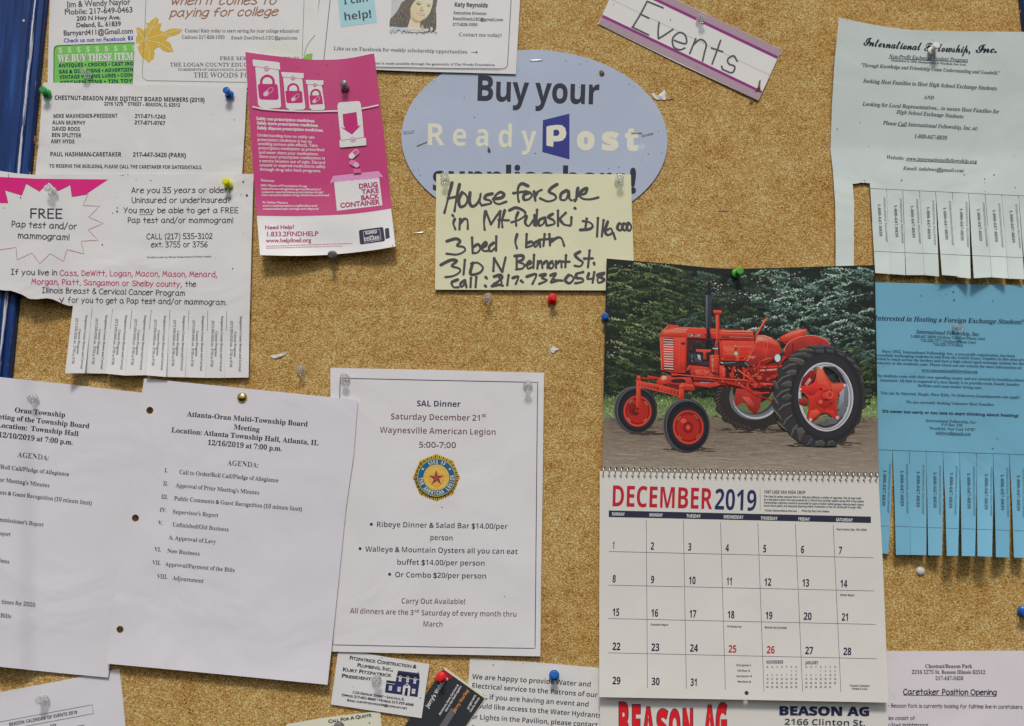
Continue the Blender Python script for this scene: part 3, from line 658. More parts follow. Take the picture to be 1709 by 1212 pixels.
I = Ink(h, .15); TX(I, Q6, [("Need Help?", 195, 573, 425, 568, dict(cap=6.2)), ("1.833.2FINDHELP", 203, 628, 612, 624, dict(cap=7.6)), ("www.helplineil.org", 204, 675, 556, 672, dict(cap=6.6))], 'gill', 7, (150, 36, 96), w=.02)
TX(I, Q6, [("Fully funded by the Substance Abuse and Mental Health Services Administration through the United States Department of", 205, 708, 878, 686), ("administered by the Illinois Department of Human Services Division of Substance Use Prevention and Recovery", 207, 723, 800, 706)], 'sansb', 1.7, (160, 70, 110)); I.build('lettering', e)
I = Ink(h, .15); dk = (44, 44, 66); I.poly([Q6(*p) for p in [(927, 590), (935, 578), (1108, 555), (1117, 562), (1131, 655), (1124, 666), (945, 691), (936, 684)]], dk); I.poly([Q6(*p) for p in [(1130, 567), (1158, 561), (1161, 566), (1168, 638), (1140, 649), (1135, 642)]], dk)
I.line([Q6(*p) for p in [(962, 590), (1090, 573), (1100, 655), (972, 675)]], .6, (200, 200, 205), closed=True); TX(I, Q6, [("GUARD", 978, 614, 1070, 603), ("and", 1010, 632, 1040, 628, dict(cap=2.2)), ("DISCARD", 970, 665, 1090, 650)], 'sansb', 6, (222, 220, 222)); I.build('logo_print', e)
specks('pink', [(534, 109), (545, 109), (530.5, 124, 1.3), (567, 142, 1.2), (543, 173), (554, 204, .8), (497, 114, 1), (655, 410, 1)])

# ------------------------------------------------------------------ oval sign
OX, OY, RX, RY, ROT = 892, 232.5, 222, 149, R(1.5)
def ov(t, k=1): a = RX * k * math.cos(t); b = RY * k * math.sin(t); return (OX + a * math.cos(ROT) - b * math.sin(ROT), OY + a * math.sin(ROT) + b * math.cos(ROT))
h = hf(1.4, ('g', 685, 225, 40, 50, .8), ('g', 1100, 240, 30, 60, .8))
sheet('sign', 'oval', [ov(k * math.pi / 60) for k in range(120)], h, paper_mat('blue_grey_card', (154, 165, 185), .5, .05, .3, .05), 'oval blue grey sign selling post office shipping supplies', 'sign', thick=1.0, part='oval_panel')
e, _ = SHEETS['oval']; I = Ink(h); dk = (38, 40, 54)
I.text("Buy your", 'sans', (792.5, 167.5), (999.5, 174), 41.5, dk, w=.046); I.text("supplies here!", 'sans', (720.5, 317), (1062, 321), 40, dk, w=.06); I.build('lettering', e)
I = Ink(h); cr = (226, 216, 180)
for ch, x0, x1, y in (("R", 709.5, 741, 242.5), ("e", 753.5, 779, 243.2), ("a", 792, 817, 244), ("d", 830, 856.5, 245.3), ("y", 869.5, 894.5, 246.5)): I.text(ch, 'sans', (x0, y), (x1, y + .4), 36.5, cr, w=.035)
for ch, x0, x1, y in (("o", 962.5, 992.5, 248.6), ("s", 1004, 1032, 249.5), ("t", 1043.5, 1064.5, 250)): I.text(ch, 'sansb', (x0, y), (x1, y + .4), 36, cr, w=.06)
I.ell(1071.5, 245.3, 5.3, 5.2, (215, 218, 222), inner=(4.4, 4.3)); I.text("R", 'sansb', (1069, 248), (1074.5, 248), 5.5, (215, 218, 222))
I.poly([Q3(265, 700), Q3(420, 662), Q3(420, 928), Q3(262, 885)], (38, 48, 122)); I.lay += .02
I.poly([Q3(*p) for p in [(286, 738), (300, 733), (345, 727), (375, 729), (395, 745), (402, 775), (397, 800), (380, 818), (355, 824), (327, 824), (325, 856), (286, 847)]], cr, holes=[[Q3(*p) for p in [(327, 757), (350, 755), (360, 765), (361, 780), (352, 791), (327, 792)]]]); I.build('brand_lettering', e)
specks('oval', [(724, 136), (775, 163), (694, 181), (792, 196, 1.2), (690, 284, .9), (698, 285, .8), (701, 293, 1.1), (699, 282, .6), (944, 102, .8), (968, 107, .8), (979, 103), (1050, 141, 1.1), (1058, 145, .9), (1065, 155, .7), (944, 204, 1), (893, 256, 1.2), (1033, 279, 1.2), (1082, 257, 1), (1099, 219, .8), (868, 190, .7), (883, 190, .7), (1072, 262, .6), (1070, 270, .6), (967, 146, .8), (866, 117, .7), (1104, 255, .7), (1093, 300, .9), (1016, 281, 1)])

# ------------------------------------------------------------------ yellow hand-written card
h = hf(3.4, ('y', 400, .8))
sheet('note', 'note', [(728.2, 290.5), (890, 290), (1052.8, 291.3), (1055, 360), (1059.5, 485), (890, 484.3), (726, 483.5), (727, 380)], h, paper_mat('yellow_card', (222, 217, 168), .6, .08), 'pale yellow card handwritten in black marker, advertising a house', 'note', thick=.3)
HW = ["290,158 262,270 232,385|346,170 322,280 308,372|260,277 322,262|365,230 340,285 352,338 392,322 405,275 385,240 362,235|425,232 420,300 440,335 475,318 500,270 505,240 497,300 515,330|592,240 548,252 535,278 575,292 582,312 528,325|600,280 660,270 680,245 650,228 610,262 605,300 640,318 697,300",
 "860,182 812,165 785,200 785,270 792,300|752,236 850,222|868,232 830,250 830,285 868,280 890,250 868,228|905,225 915,292|910,262 935,225 962,212|1078,170 1038,195 1018,225 1062,250 1066,280 1010,298 950,275",
 "1150,215 1110,240 1105,282 1142,285 1165,240|1163,222 1170,275 1187,290|1210,288 1212,296|1235,198 1225,240 1222,285|1225,262 1268,215 1302,200 1290,238 1248,252 1272,278 1330,282 1388,268",
 "310,430 300,465 315,508|294,402 300,410|350,430 345,510|350,462 380,430 405,440 408,505|540,372 530,450 535,512|545,375 580,465|582,468 650,370|652,372 640,492|685,365 665,440 668,492|640,437 716,440",
 "785,380 768,430 772,480|720,365 770,345 830,370 838,402 790,437 735,455|850,410 838,458 865,482 898,440|908,402 905,475|928,362 920,482|985,420 945,438 942,480 975,465 990,425|990,422 998,478|1045,392 1012,415 1052,440 1058,465 1008,480|1085,368 1085,482|1142,385 1095,430|1097,432 1130,470 1177,480|1186,418 1184,470|1211,348 1217,354",
 "1300,428 1290,510|1252,512 1322,505 1346,482 1322,455 1270,445|1385,424 1378,562|1427,440 1414,560|1458,450 1438,520 1458,550 1492,532 1480,500 1450,515|1500,538 1515,580|1540,468 1530,500 1555,515 1568,480 1545,460|1575,465 1568,500 1590,515 1604,485 1585,462|1610,460 1602,500 1622,518 1636,488 1618,458",
 "250,597 318,578 350,598 328,630 376,640 386,668 330,696 248,690|440,570 445,687|445,642 485,620 502,650 480,682 447,685|505,652 546,625 540,602 513,632 525,668 562,668|602,608 568,640 580,674 612,648|622,562 620,668",
 "778,545 765,600 777,650|850,545 845,642|850,612 886,600 897,625 850,642|945,590 908,612 915,640 945,608|947,590 952,640|985,545 975,632|950,585 1045,578|1020,545 1025,628|1030,602 1080,570 1112,577 1132,632",
 "205,775 280,738 325,745 288,782 340,800 350,825 300,857 240,866|386,738 376,847|445,758 428,842 492,836 522,795 480,758 432,765|600,818 605,722|606,725 665,826|667,824 692,718",
 "775,705 775,805|760,708 820,705 820,735 785,750 830,770 820,800 770,808|845,777 880,760 870,745 850,770 860,802 886,792|905,700 900,797|935,748 930,802|935,768 958,745 968,798|970,768 1003,745 1006,798|1040,748 1013,775 1030,802 1052,780 1040,750|1070,748 1070,797|1070,767 1105,745 1112,792|1145,703 1140,792|1118,750 1172,750|1250,675 1213,700 1245,735 1272,755 1250,785 1210,780|1322,668 1310,792|1283,727 1347,725|1355,760 1359,772",
 "332,885 288,905 300,940 338,942|385,890 353,915 360,940 388,915|388,892 398,942|432,873 428,942|472,868 466,942|542,866 552,876|538,930 546,938|605,862 652,850 662,877 585,935 660,915 640,860|608,915 672,930|714,853 704,927|745,872 787,863 768,918|808,893 822,905|850,862 922,845 893,917|950,852 992,845 965,872 1002,890 943,917",
 "1030,852 1068,842 1030,905 1078,893|1058,888 1117,892|1165,850 1138,888 1170,912 1202,880 1182,852 1160,857|1272,828 1224,840|1224,842 1220,870 1266,877 1270,900 1213,912|1316,838 1308,878 1352,875|1357,830 1345,907|1430,835 1380,852 1432,885 1390,908 1384,872 1428,845"]
e, _ = SHEETS['note']; I = Ink(h)
for k, ln in enumerate(HW):
    st_ = [[Q7(*map(float, p.split(','))) for p in s.split()] for s in ln.split('|')]
    I.pen(st_, 5.5 if k < 3 else 5.0, (66, 66, 68), wf=lambda t: 0.86 + 0.22 * math.sin(t * 5 + 1))
I.build('handwriting', e)

# ------------------------------------------------------------------ sentence strip
h = hf(1.2, ('g', 1168, 36, 60, 30, -.3), ('y', 60, 1.2))
sheet('sign', 'events', [(1037, -44.4), (1170, 19), (1304.6, 83), (1265.8, 167.8), (1130, 104.5), (998.3, 40)], h, paper_mat('cream_sentence_strip', (214, 205, 196), .6, .05), 'tilted cream and purple paper strip reading Events, at the top', 'sign', thick=.35, part='strip')
e, _ = SHEETS['events']; I = Ink(h)
def S(u, v):        # along the strip, across the strip (0 top edge, 1 bottom edge)
    a = np.array((1037, -44.4)); b = np.array((1304.6, 83)); c = np.array((998.3, 40)); d = np.array((1265.8, 167.8))
    return tuple((a * (1 - u) + b * u) * (1 - v) + (c * (1 - u) + d * u) * v)
for v0, v1 in ((0.004, .135), (.865, .996)): I.poly([S(.002, v0), S(.998, v0), S(.998, v1), S(.002, v1)], (152, 130, 142))
for v0, v1 in ((.135, .185), (.815, .865)): I.poly([S(.002, v0), S(.998, v0), S(.998, v1), S(.002, v1)], (126, 34, 112))
for k in range(90): I.line([S(.01 + k * .011, .5), S(.0155 + k * .011, .5)], .6, (120, 80, 130))
I.build('purple_stripes', e)
I = Ink(h, .14); EV = ["872,8 835,80 788,158|872,8 965,46|832,82 882,106|785,158 880,204", "942,130 936,180 938,226|938,226 980,200 1024,170", "1030,235 1062,248 1100,252 1094,206 1060,190 1022,222 1026,272 1062,290 1092,280", "1155,225 1138,268 1120,312|1140,262 1182,230 1216,256 1206,306 1195,356", "1300,235 1275,306 1250,374|1247,280 1312,302", "1396,356 1375,325 1342,345 1348,372 1382,388 1366,424 1310,404|1310,404 1306,385"]
for ln in EV: I.pen([[Q3(*map(float, p.split(','))) for p in s.split()] for s in ln.split('|')], 3.0, (72, 74, 76))
I.build('handwriting', e); specks('events', [(1024, 7.5), (1119, 33), (1018, 42), (1164, 113), (1302, 83)])
# ------------------------------------------------------------------ sheets with tear-off tabs
def tabs(key, mat, polys, texts, base_h, amps, thick=.16, label=None):
    """each tear-off tab is a sheet part of its own that hangs from the notice and twists a little"""
    e, h = SHEETS[key]
    for i, poly in enumerate(polys):
        y0 = (poly[0][1] + poly[1][1]) / 2; xc = (poly[0][0] + poly[1][0]) / 2; a, tw = amps[i]
        def hh(x, y, y0=y0, xc=xc, a=a, tw=tw):
            x = np.asarray(x, float); y = np.asarray(y, float)
            t = np.maximum(y - y0, 0) / 100.0
            return h(x, np.minimum(y, y0)) + MM * (a * t ** 2 + tw * t * (x - xc) / 15.0)
        o = sheet_mesh('tear_off_tab', [poly], hh, mat, e, 7, thick)
        I = Ink(hh, .09)
        for body, font, p, q, cap, col in texts[i]['rows']: I.text(body, font, p, q, cap, col, w=0)
        for l in texts[i].get('lines', []): I.line(l, .7, (60, 60, 74))
        I.build('lettering', o)

# mammogram notice
MAMP = paper_mat('white_notice_paper', (214, 208, 212), .7, .22)
h = hf(5.0, ('s', 100, 14, 14.0), ('g', 90, 322, 60, 50, -.3), ('g', 200, 470, 120, 40, 1.2))
TB = [410, 518, 632, 742, 850, 955, 1062, 1168, 1275, 1403]; TY = [776, 788, 795, 797, 799, 800, 802, 803, 803, 803]
LB = [(365, 1155), (478, 1155), (590, 1157), (703, 1168), (815, 1166), (935, 1176), (1040, 1178), (1156, 1181), (1262, 1181), (1398, 1179)]
topl = [Q5(-60, 8), Q5(0, 18), Q5(100, 33), Q5(200, 40), Q5(700, 34), Q5(1425, 35)]
torn = [(410, 776), (384, 776), (345, 762), (318, 748), (292, 738), (262, 733), (236, 736), (205, 739), (178, 738), (160, 735), (140, 722), (118, 710), (88, 700), (60, 691), (30, 690), (0, 687), (-60, 680)]
sheet('notice', 'mam', topl + [Q5(1414, 420), Q5(1404, 803)] + [Q5(TB[k], TY[k]) for k in range(8, 0, -1)] + [Q5(*p) for p in torn], h, MAMP, 'white health screening notice with starburst and tear-off phone tabs, torn at lower left', 'notice', step=7)
e, _ = SHEETS['mam']; I = Ink(h); mg = (196, 22, 112)
SB = [(275, 80), (325, 130), (395, 97), (405, 163), (495, 148), (467, 212), (560, 217), (498, 278), (580, 313), (495, 350), (552, 407), (455, 413), (473, 485), (377, 460), (357, 527), (282, 483), (223, 540), (180, 480), (95, 518), (90, 448), (-10, 463), (-58, 440), (-22, 385), (-59, 350), (-50, 250), (-58, 197), (45, 198), (28, 127), (122, 155), (147, 90), (222, 133)]
PA = [Q5(*p) for p in [(-60, 50), (0, 52), (200, 62), (608, 66), (480, 152), (300, 260), (130, 365), (0, 445), (-60, 485)]]
V, T = tri([PA, [Q5(*p) for p in SB]], 8); cc = V[T].mean(1); I.add(V, T[inside(cc[:, 0], cc[:, 1], [PA])], mg); I.up()
I.line([Q5(*p) for p in SB], .8, (150, 40, 84), closed=True); I.build('starburst_print', e)
I = Ink(h, .15); TX(I, Q5, [("FREE", 170, 282, 347, 284, dict(cap=15)), ("Pap test and/or", 65, 332, 430, 346, dict(cap=9.6)), ("mammogram!", 100, 396, 387, 407, dict(cap=9.6)), ("Are you 35 years or older?", 740, 141, 1300, 140), ("Uninsured or underinsured?", 740, 197, 1295, 196), ("You may be able to get a FREE", 695, 254, 1337, 254),
    ("Pap test and/or mammogram!", 718, 309, 1308, 310), ("CALL (217) 535-3102", 825, 401, 1193, 398), ("ext. 3755 or 3756", 850, 446, 1165, 445), ("If you live in", 62, 600, 318, 604), ("Cass, DeWitt, Logan, Macon, Mason, Menard,", 337, 606, 1218, 614, dict(col=(168, 42, 98))),
    ("Morgan, Piatt, Sangamon or Shelby county,", 178, 654, 1020, 669, dict(col=(168, 42, 98))), ("the", 1042, 668, 1100, 668), ("Illinois Breast & Cervical Cancer Program", 237, 703, 1037, 719), ("for you to get a Pap test and/or mammogram.", 382, 757, 1270, 771), ("y", 338, 756, 362, 752)], 'pen', 8.8, (38, 40, 58), w=.15)
I.line([Q5(782, 264), Q5(858, 264)], .8, K); I.text("Funded in part by Illinois Department of Public Health", 'gill', Q5(825, 508), Q5(1188, 503), 2.6, (80, 80, 90)); I.line([Q5(1208, 505), Q5(1209, 508)], .8, K)
I.build('lettering', e)
specks('mam', [Q5(765, 68), Q5(848, 72), Q5(676, 42), Q5(690, 42), Q5(718, 38), Q5(655, 165) + (.6,), Q5(580, 170) + (.6,), Q5(632, 255) + (1.3,), Q5(659, 225) + (1.6,), Q5(658, 246) + (1.8,), Q5(575, 433) + (1.4,), Q5(20, 227), Q5(115, 168) + (1.3,), Q5(1367, 80) + (1.9,), Q5(1387, 156) + (2.2,), Q5(1354, 150) + (1.1,), Q5(1307, 567) + (1.3,), Q5(1290, 85) + (.6,), (406, 391, .6)])
polys, texts, amps = [], [], []
XT = [485, 597, 708, 815, 925, 1032, 1138, 1245, 1350]
for i in range(9):
    a, b = Q5(TB[i], TY[i]), Q5(TB[i + 1], TY[i + 1]); c, d = Q5(LB[i + 1][0] - 1, LB[i + 1][1]), Q5(*LB[i])
    polys.append([a, b, c, d]); lean = (LB[i][0] + LB[i + 1][0] - TB[i] - TB[i + 1]) / 2 * .85
    def ln(dx, y0, y1, i=i, lean=lean):
        f = lambda y: (y - 790) / 380
        return Q5(XT[i] + dx + lean * f(y0), y0), Q5(XT[i] + dx + lean * f(y1), y1)
    p = ln(0, 826 + i, 1130 + i * 2); q = ln(-30, 905 + i * 2, 1048 + i * 2); r = ln(-52, 845 + i * 2, 1102 + i * 2.5)
    texts.append(dict(rows=[("Sangamon County Breast and Cervical", 'serif', *p, 3.6, K), ("Cancer Program", 'serif', *q, 3.6, K), ("(217) 535-3102 ext . 3755 or 3756", 'serif', *r, 3.6, K)], lines=[] if i == 0 else [[a, (a[0] + (d[0] - a[0]) * .3, a[1] + (d[1] - a[1]) * .3)]]))
    amps.append([(2.2, 1.2), (1.2, .8), (3.4, -.6), (2.2, -.8), (2.8, .5), (1.6, .5), (.8, .4), (.4, .2), (.2, .2)][i])
for k in range(9): amps[k] = (amps[k][0] * 1.5, amps[k][1] * (1.6 if k % 2 else -1.3))
tabs('mam', MAMP, polys, texts, h, amps)

# grey-green exchange notice
INTL = paper_mat('grey_green_paper', (184, 194, 191), .7, .2)
h = hf(1.4, ('f', 252, .045, .062, .026), ('g', 1553, 86, 90, 70, -1.0), ('x', 1460, -1.0))
IT = [(580, 325), (700, 331), (820, 338), (942, 345), (1060, 350), (1183, 358), (1303, 362), (1424, 368), (1543, 373), (1668, 378), (1790, 383)]
top = smooth_line([Q4(318, 118), Q4(500, 155), Q4(680, 185), Q4(850, 201), Q4(1100, 207), Q4(1530, 212), Q4(1640, 214)], 4)
sheet('notice', 'intl', [tuple(p) for p in top] + [Q8(1790, 383)] + [Q8(*p) for p in IT[9:0:-1]] + [Q8(580, 325), Q8(578, 288), Q8(560, 290), Q8(545, 284), Q8(530, 289), Q8(515, 284), Q8(495, 290), Q8(470, 293), Q8(453, 294), Q8(464, 440), Q8(462, 600), Q8(462, 980), Q8(328, 980), Q8(328, 700), Q8(325, 450), Q8(308, 200), Q8(290, 42), Q4(272, 700), Q4(290, 400)],
      h, INTL, 'grey green folded notice seeking host families, with one tear-off tab missing', 'notice')
e, _ = SHEETS['intl']; I = Ink(h, .12)
I.text("International", 'script', Q4(478, 300), Q4(862, 334), 13.5, (26, 26, 48), w=.03, track=-.06, bow=1); I.text("Fellowship,", 'script', Q4(878, 338), Q4(1190, 352), 13.5, (26, 26, 48), w=.03, track=-.06); I.text("Inc.", 'script', Q4(1222, 350), Q4(1367, 350), 13.5, (26, 26, 48), w=.03, track=-.06)
TX(I, Q4, [("Non-Profit Exchange Student Program", 648, 384, 1172, 411, dict(cap=5.8)), ("Established in 1952, Headquarters in Westfield, New York", 663, 406, 1158, 437, dict(cap=3.2))], 'serifi', 6, (56, 60, 76), w=.01)
I.line([Q4(648, 388), Q4(1172, 415)], .7, K)
TX(I, Q4, [("\"Through Knowledge and Friendship Come Understanding and Goodwill.\"", 462, 443, 1383, 497), ("Seeking Host Families to Host High School Exchange Students", 476, 549, 1365, 600, dict(cap=6.6)), ("AND", 880, 657, 947, 660), ("Looking for Local Representatives... to secure Host Families for", 473, 701, 1378, 753, dict(cap=6.4)), ("High School Exchange Students", 697, 754, 1142, 786, dict(cap=6.4)),
    ("Please Call International Fellowship, Inc. at:", 608, 827, 1237, 865, dict(cap=6.4)), ("1-800-647-8839", 815, 916, 1032, 928, dict(cap=6.4)), ("Website:", 630, 1054, 750, 1061), ("www.internationalfellowship.org", 762, 1063, 1232, 1083), ("Email: infelwes@gmail.com", 742, 1127, 1145, 1144)], 'serifbi', 5.8, (48, 50, 66), w=0)
I.line([Q4(707, 836), Q4(765, 839)], .8, K); I.line([Q4(762, 1067), Q4(1232, 1087)], .8, K); I.line([Q8(580, 327), Q8(1668, 380), Q8(1790, 386)], .6, (70, 72, 84)); I.build('lettering', e)
specks('intl', [Q4(372, 135), Q4(944, 265), Q4(460, 812), Q4(307, 856), Q4(516, 970), Q4(735, 1195) + (1.2,), Q4(668, 435), Q4(1150, 1160) + (1.2,), Q4(1285, 1188), Q4(487, 1197), Q4(1484, 1035), Q8(810, 270) + (1.2,), Q8(1490, 228) + (1.5,), Q8(1420, 285), Q8(1645, 322), Q8(1423, 350)])
BOT = [(618, 948, 725, 955), (725, 955, 840, 963), (845, 963, 978, 963), (980, 963, 1086, 973), (1108, 962, 1224, 971), (1208, 977, 1318, 988), (1341, 986, 1471, 979), (1473, 979, 1592, 988), (1594, 989, 1712, 993), (1722, 992, 1840, 996)]
TT = [(678, 395, 697, 722), (798, 402, 813, 733), (918, 407, 940, 735), (1037, 415, 1050, 745), (1158, 420, 1182, 748), (1280, 427, 1292, 760), (1405, 430, 1432, 755), (1520, 437, 1547, 762), (1645, 443, 1674, 768), (1770, 448, 1800, 772)]
AM = [(2.5, 1.4), (2.0, .8), (3.0, -1.6), (2.2, 3.0), (7.0, -2.0), (5.2, 3.2), (7.5, -2.4), (4.5, 2.2), (3.5, 1.2), (3, .8)]
polys, texts = [], []
for i in range(10):
    a, b = IT[i], IT[i + 1]; c = BOT[i]
    if i == 5: a = (a[0] + 1, a[1])
    polys.append([Q8(*a), Q8(*b), Q8(c[2], c[3]), Q8(c[0], c[1])]); t = TT[i]; y1 = 788 + i * 5.3
    f = (y1 - a[1]) / (c[1] - a[1]); l = [Q8(a[0] + (c[0] - a[0]) * f, y1), Q8(b[0] + (c[2] - b[0]) * f, y1 + 5)]
    texts.append(dict(rows=[("INTERNATIONAL FELLOWSHIP", 'serif', Q8(t[0], t[1]), Q8(t[2], t[3]), 2.9, (70, 72, 84)), ("1-800-647-8839", 'serifb', Q8(t[0] - 42, t[1] + 46), Q8(t[0] - 42 + (t[2] - t[0]) * .74, t[1] + 284), 4.4, K)], lines=[l, [Q8(*a), ((Q8(*a)[0] * .6 + Q8(c[0], c[1])[0] * .4), (Q8(*a)[1] * .6 + Q8(c[0], c[1])[1] * .4))]]))
tabs('intl', INTL, polys, texts, h, AM)

# blue exchange notice
BLP = paper_mat('blue_copy_paper', (102, 156, 180), .7, .2)
h = hf(1.4, ('f', 702, .02, .022, .018), ('g', 1598, 548, 100, 70, -1.0))
BT = [(130, 54), (383, 62), (538, 66), (690, 72), (846, 78), (1000, 84), (1155, 89), (1308, 94), (1457, 99), (1600, 103), (1760, 108)]
sheet('notice', 'blue', [(1443, 470.6), (1460, 471.4), (1580, 474), (1709, 476), (1742, 476.8), QU(1760, 108)] + [QU(*p) for p in BT[9::-1]] + [(1443, 749)], h, BLP, 'blue folded notice about hosting an exchange student, hanging right of the calendar', 'notice')
e, _ = SHEETS['blue']; I = Ink(h, .12)
TX(I, QB, [("Interested in Hosting a Foreign Exchange Student?", 72, 283, 1012, 309, dict(cap=8)), ("International Fellowship, Inc.", 335, 366, 738, 383, dict(cap=6.4))], 'serifbi', 7, (24, 38, 56), w=0)
TX(I, QB, [("1-800-647-8839 (24-Hour Toll-Free Phone Line)", 303, 393, 773, 408), ("716-326-7277 (24-Hour Phone Line)", 362, 419, 715, 431), ("716-326-7279 (Fax)", 443, 444, 633, 450), ("Since 1952, International Fellowship, Inc., a non-profit organization, has been", 120, 487, 962, 517), ("successfully exchanging students to and from the United States. Families in this area are", 66, 510, 1018, 541), ("invited to reach across the borders and host a high school aged exchange student for the", 72, 534, 1018, 566), ("semester or the academic year. Please check out our website for more information at:", 80, 559, 1005, 592), ("www.internationalfellowship.org", 372, 606, 725, 616),
    ("The students come with their own spending money and are covered by health/accident", 80, 640, 1018, 671), ("insurance. All that is required of a host family is to provide room, board, laundry", 110, 669, 992, 698), ("facilities and some tender loving care.", 347, 703, 755, 718), ("You can be Married, Single, Have Kids, No Kids-even Grandparents can apply!", 112, 750, 995, 779), ("We are currently Seeking Volunteer Host Families.", 275, 808, 833, 825),
    ("International Fellowship, Inc.", 397, 925, 718, 936), ("P.O Box 130", 495, 950, 630, 956), ("Westfield, New York 14787", 420, 974, 713, 984), ("infelwes@gmail.com", 460, 1002, 683, 1010)], 'serifb', 4.6, (34, 56, 78), w=0)
TX(I, QB, [("It's never too early or too late to start thinking about hosting!", 122, 866, 983, 895)], 'sansb', 4.6, (14, 28, 50), w=.02)
I.line([QB(372, 610), QB(725, 620)], .6, (40, 60, 80)); I.line([QB(460, 1006), QB(683, 1014)], .6, (40, 60, 80)); I.line([QU(130, 55), QU(700, 74), QU(1600, 104)], .7, (40, 66, 88)); I.build('lettering', e)
specks('blue', [QB(572, 104) + (1.6,), QB(577, 155) + (1.6,), QB(370, 128) + (1.2,), QB(525, 119), QB(487, 126), QB(508, 138) + (.6,), QB(473, 90) + (.6,), QB(823, 161) + (1.5,), QB(822, 1095), QB(851, 1030), QB(130, 575), QB(268, 625) + (.8,)])
BB = [(200, 1010, 345, 1016), (415, 1025, 551, 1026), (553, 1026, 694, 1027), (712, 1030, 838, 1031), (883, 1034, 986, 1033), (1020, 1036, 1142, 1037), (1165, 1038, 1298, 1043), (1335, 1046, 1456, 1049), (1500, 1051, 1620, 1053), (1640, 1054, 1780, 1058)]
BTX = [(352, 185, 335, 640), (508, 190, 512, 645), (660, 197, 655, 652), (812, 203, 812, 657), (965, 208, 952, 662), (1122, 213, 1128, 667), (1285, 220, 1282, 672), (1430, 226, 1436, 678), (1580, 232, 1580, 684), (1740, 238, 1740, 690)]
AM = [(.8, .4), (2.6, -1.2), (2.6, 1.4), (3.6, 1.6), (7, 3.2), (6, -1.4), (7, 2.6), (5, -1.6), (4, 2.0), (2, 0)]
polys, texts = [], []
for i in range(10):
    a, b = BT[i], BT[i + 1]; c = BB[i]
    pl = [QU(*a), QU(*b)]
    # tabs bow a little before they taper
    pl += [QU(b[0] + (c[2] - b[0]) * .35 + 4, b[1] + 400), QU(c[2], c[3]), QU(c[0], c[1]), QU(a[0] + (c[0] - a[0]) * .6, a[1] + 450)]
    polys.append(pl); t = BTX[i]; y1 = 757 + i * 5.6; f = (y1 - a[1]) / (c[1] - a[1])
    l = [QU(a[0] + (c[0] - a[0]) * min(1, f * 1.12) + 3, y1), QU(b[0] + (c[2] - b[0]) * f * .95 - 3, y1 + 5)]
    texts.append(dict(rows=[("INTERNATIONAL FELLOWSHIP", 'serif', QU(t[0], t[1]), QU(t[2], t[3]), 2.9, (44, 74, 96)), ("1-800-647-8839", 'serifb', QU(t[0] - 53, t[1] + 58), QU(t[0] - 53 + (t[2] - t[0]) * .72, t[1] + 390), 5, (26, 44, 62))], lines=[l] + ([[QU(*a), QU(a[0] + (c[0] - a[0]) * .12, a[1] + 120)]] if i else [])))
tabs('blue', BLP, polys, texts, h, AM)

# ------------------------------------------------------------------ township agendas
h = hf(2.6, ('s', 45, 10, 13.0), ('g', 56, 664, 40, 30, -.4), ('g', 205, 800, 40, 200, 1.0), ('y', 1050, 1.0))
sheet('notice', 'oran', [Q(0, 600, 3.974)(-120, 106), (0, 629.5), (120, 642), (241, 656), (212, 890), (180.3, 1131), (100, 1123.5), (0, 1113), (-40, 1108)], h, LAV2, 'white township board agenda running off the left edge, under the other agenda', 'notice', step=6)
e, _ = SHEETS['oran']; I = Ink(h)
TX(I, QC1, [("Oran Township", 95, 350, 432, 384), ("Meeting of the Township Board", -78, 386, 592, 458), ("Location:  Township Hall", -22, 448, 520, 509), ("12/10/2019 at 7:00 p.m.", -12, 514, 483, 567)], 'serifb', 8.3, K, w=0)
TX(I, QC1, [("AGENDA:", 115, 646, 322, 669, dict(cap=8.2)), ("Call to Order/Roll Call/Pledge of Allegiance", -213, 700, 457, 774), ("Approval of Prior Meeting's Minutes", -245, 780, 327, 849), ("Public Comments & Guest Recognition (10 minute limit)", -218, 868, 608, 966), ("Road Commissioner's Report", -128, 1058, 288, 1109), ("Report", -22, 1162, 68, 1173)], 'serif', 6.6, K)
TX(I, QC2, [("Business", -60, 141, 60, 159), ("times for 2020", 8, 416, 228, 439), ("Bills", 0, 505, 73, 513)], 'serif', 6.6, K); I.build('lettering', e)
h = hf(6.0, ('g', 404, 662, 60, 40, -.5), ('g', 215, 860, 22, 230, 1.3), ('g', 330, 1020, 120, 30, .5), ('y', 980, 1.6), ('x', 560, .0))
sheet('notice', 'multi', [(240.3, 631.5), (420, 649.5), (597.3, 667.5), (590, 760), (577, 850), (566, 960), (554.5, 1072), (546.6, 1143), (430, 1131.5), (300, 1119), (177, 1107.5), (200, 930), (219, 800)], h, LAV2, 'white multi township agenda held by a round brass tack, with three punched holes', 'notice',
      holes=[circ(250, 685, 5.9), circ(226, 864.7, 5.9), circ(200.3, 1050.6, 5.9)])
e, _ = SHEETS['multi']; I = Ink(h)
TX(I, Q(0, 0, 1), [("Atlanta-Oran Multi-Township Board", 312, 695, 513.5, 712), ("Meeting", 390, 716.5, 433, 721), ("Location: Atlanta Township Hall, Atlanta, IL", 285.6, 721.5, 531.5, 743.5), ("12/16/2019 at 7:00 p.m.", 346, 742.5, 470.5, 753)], 'serifb', 8.3, K, w=0)
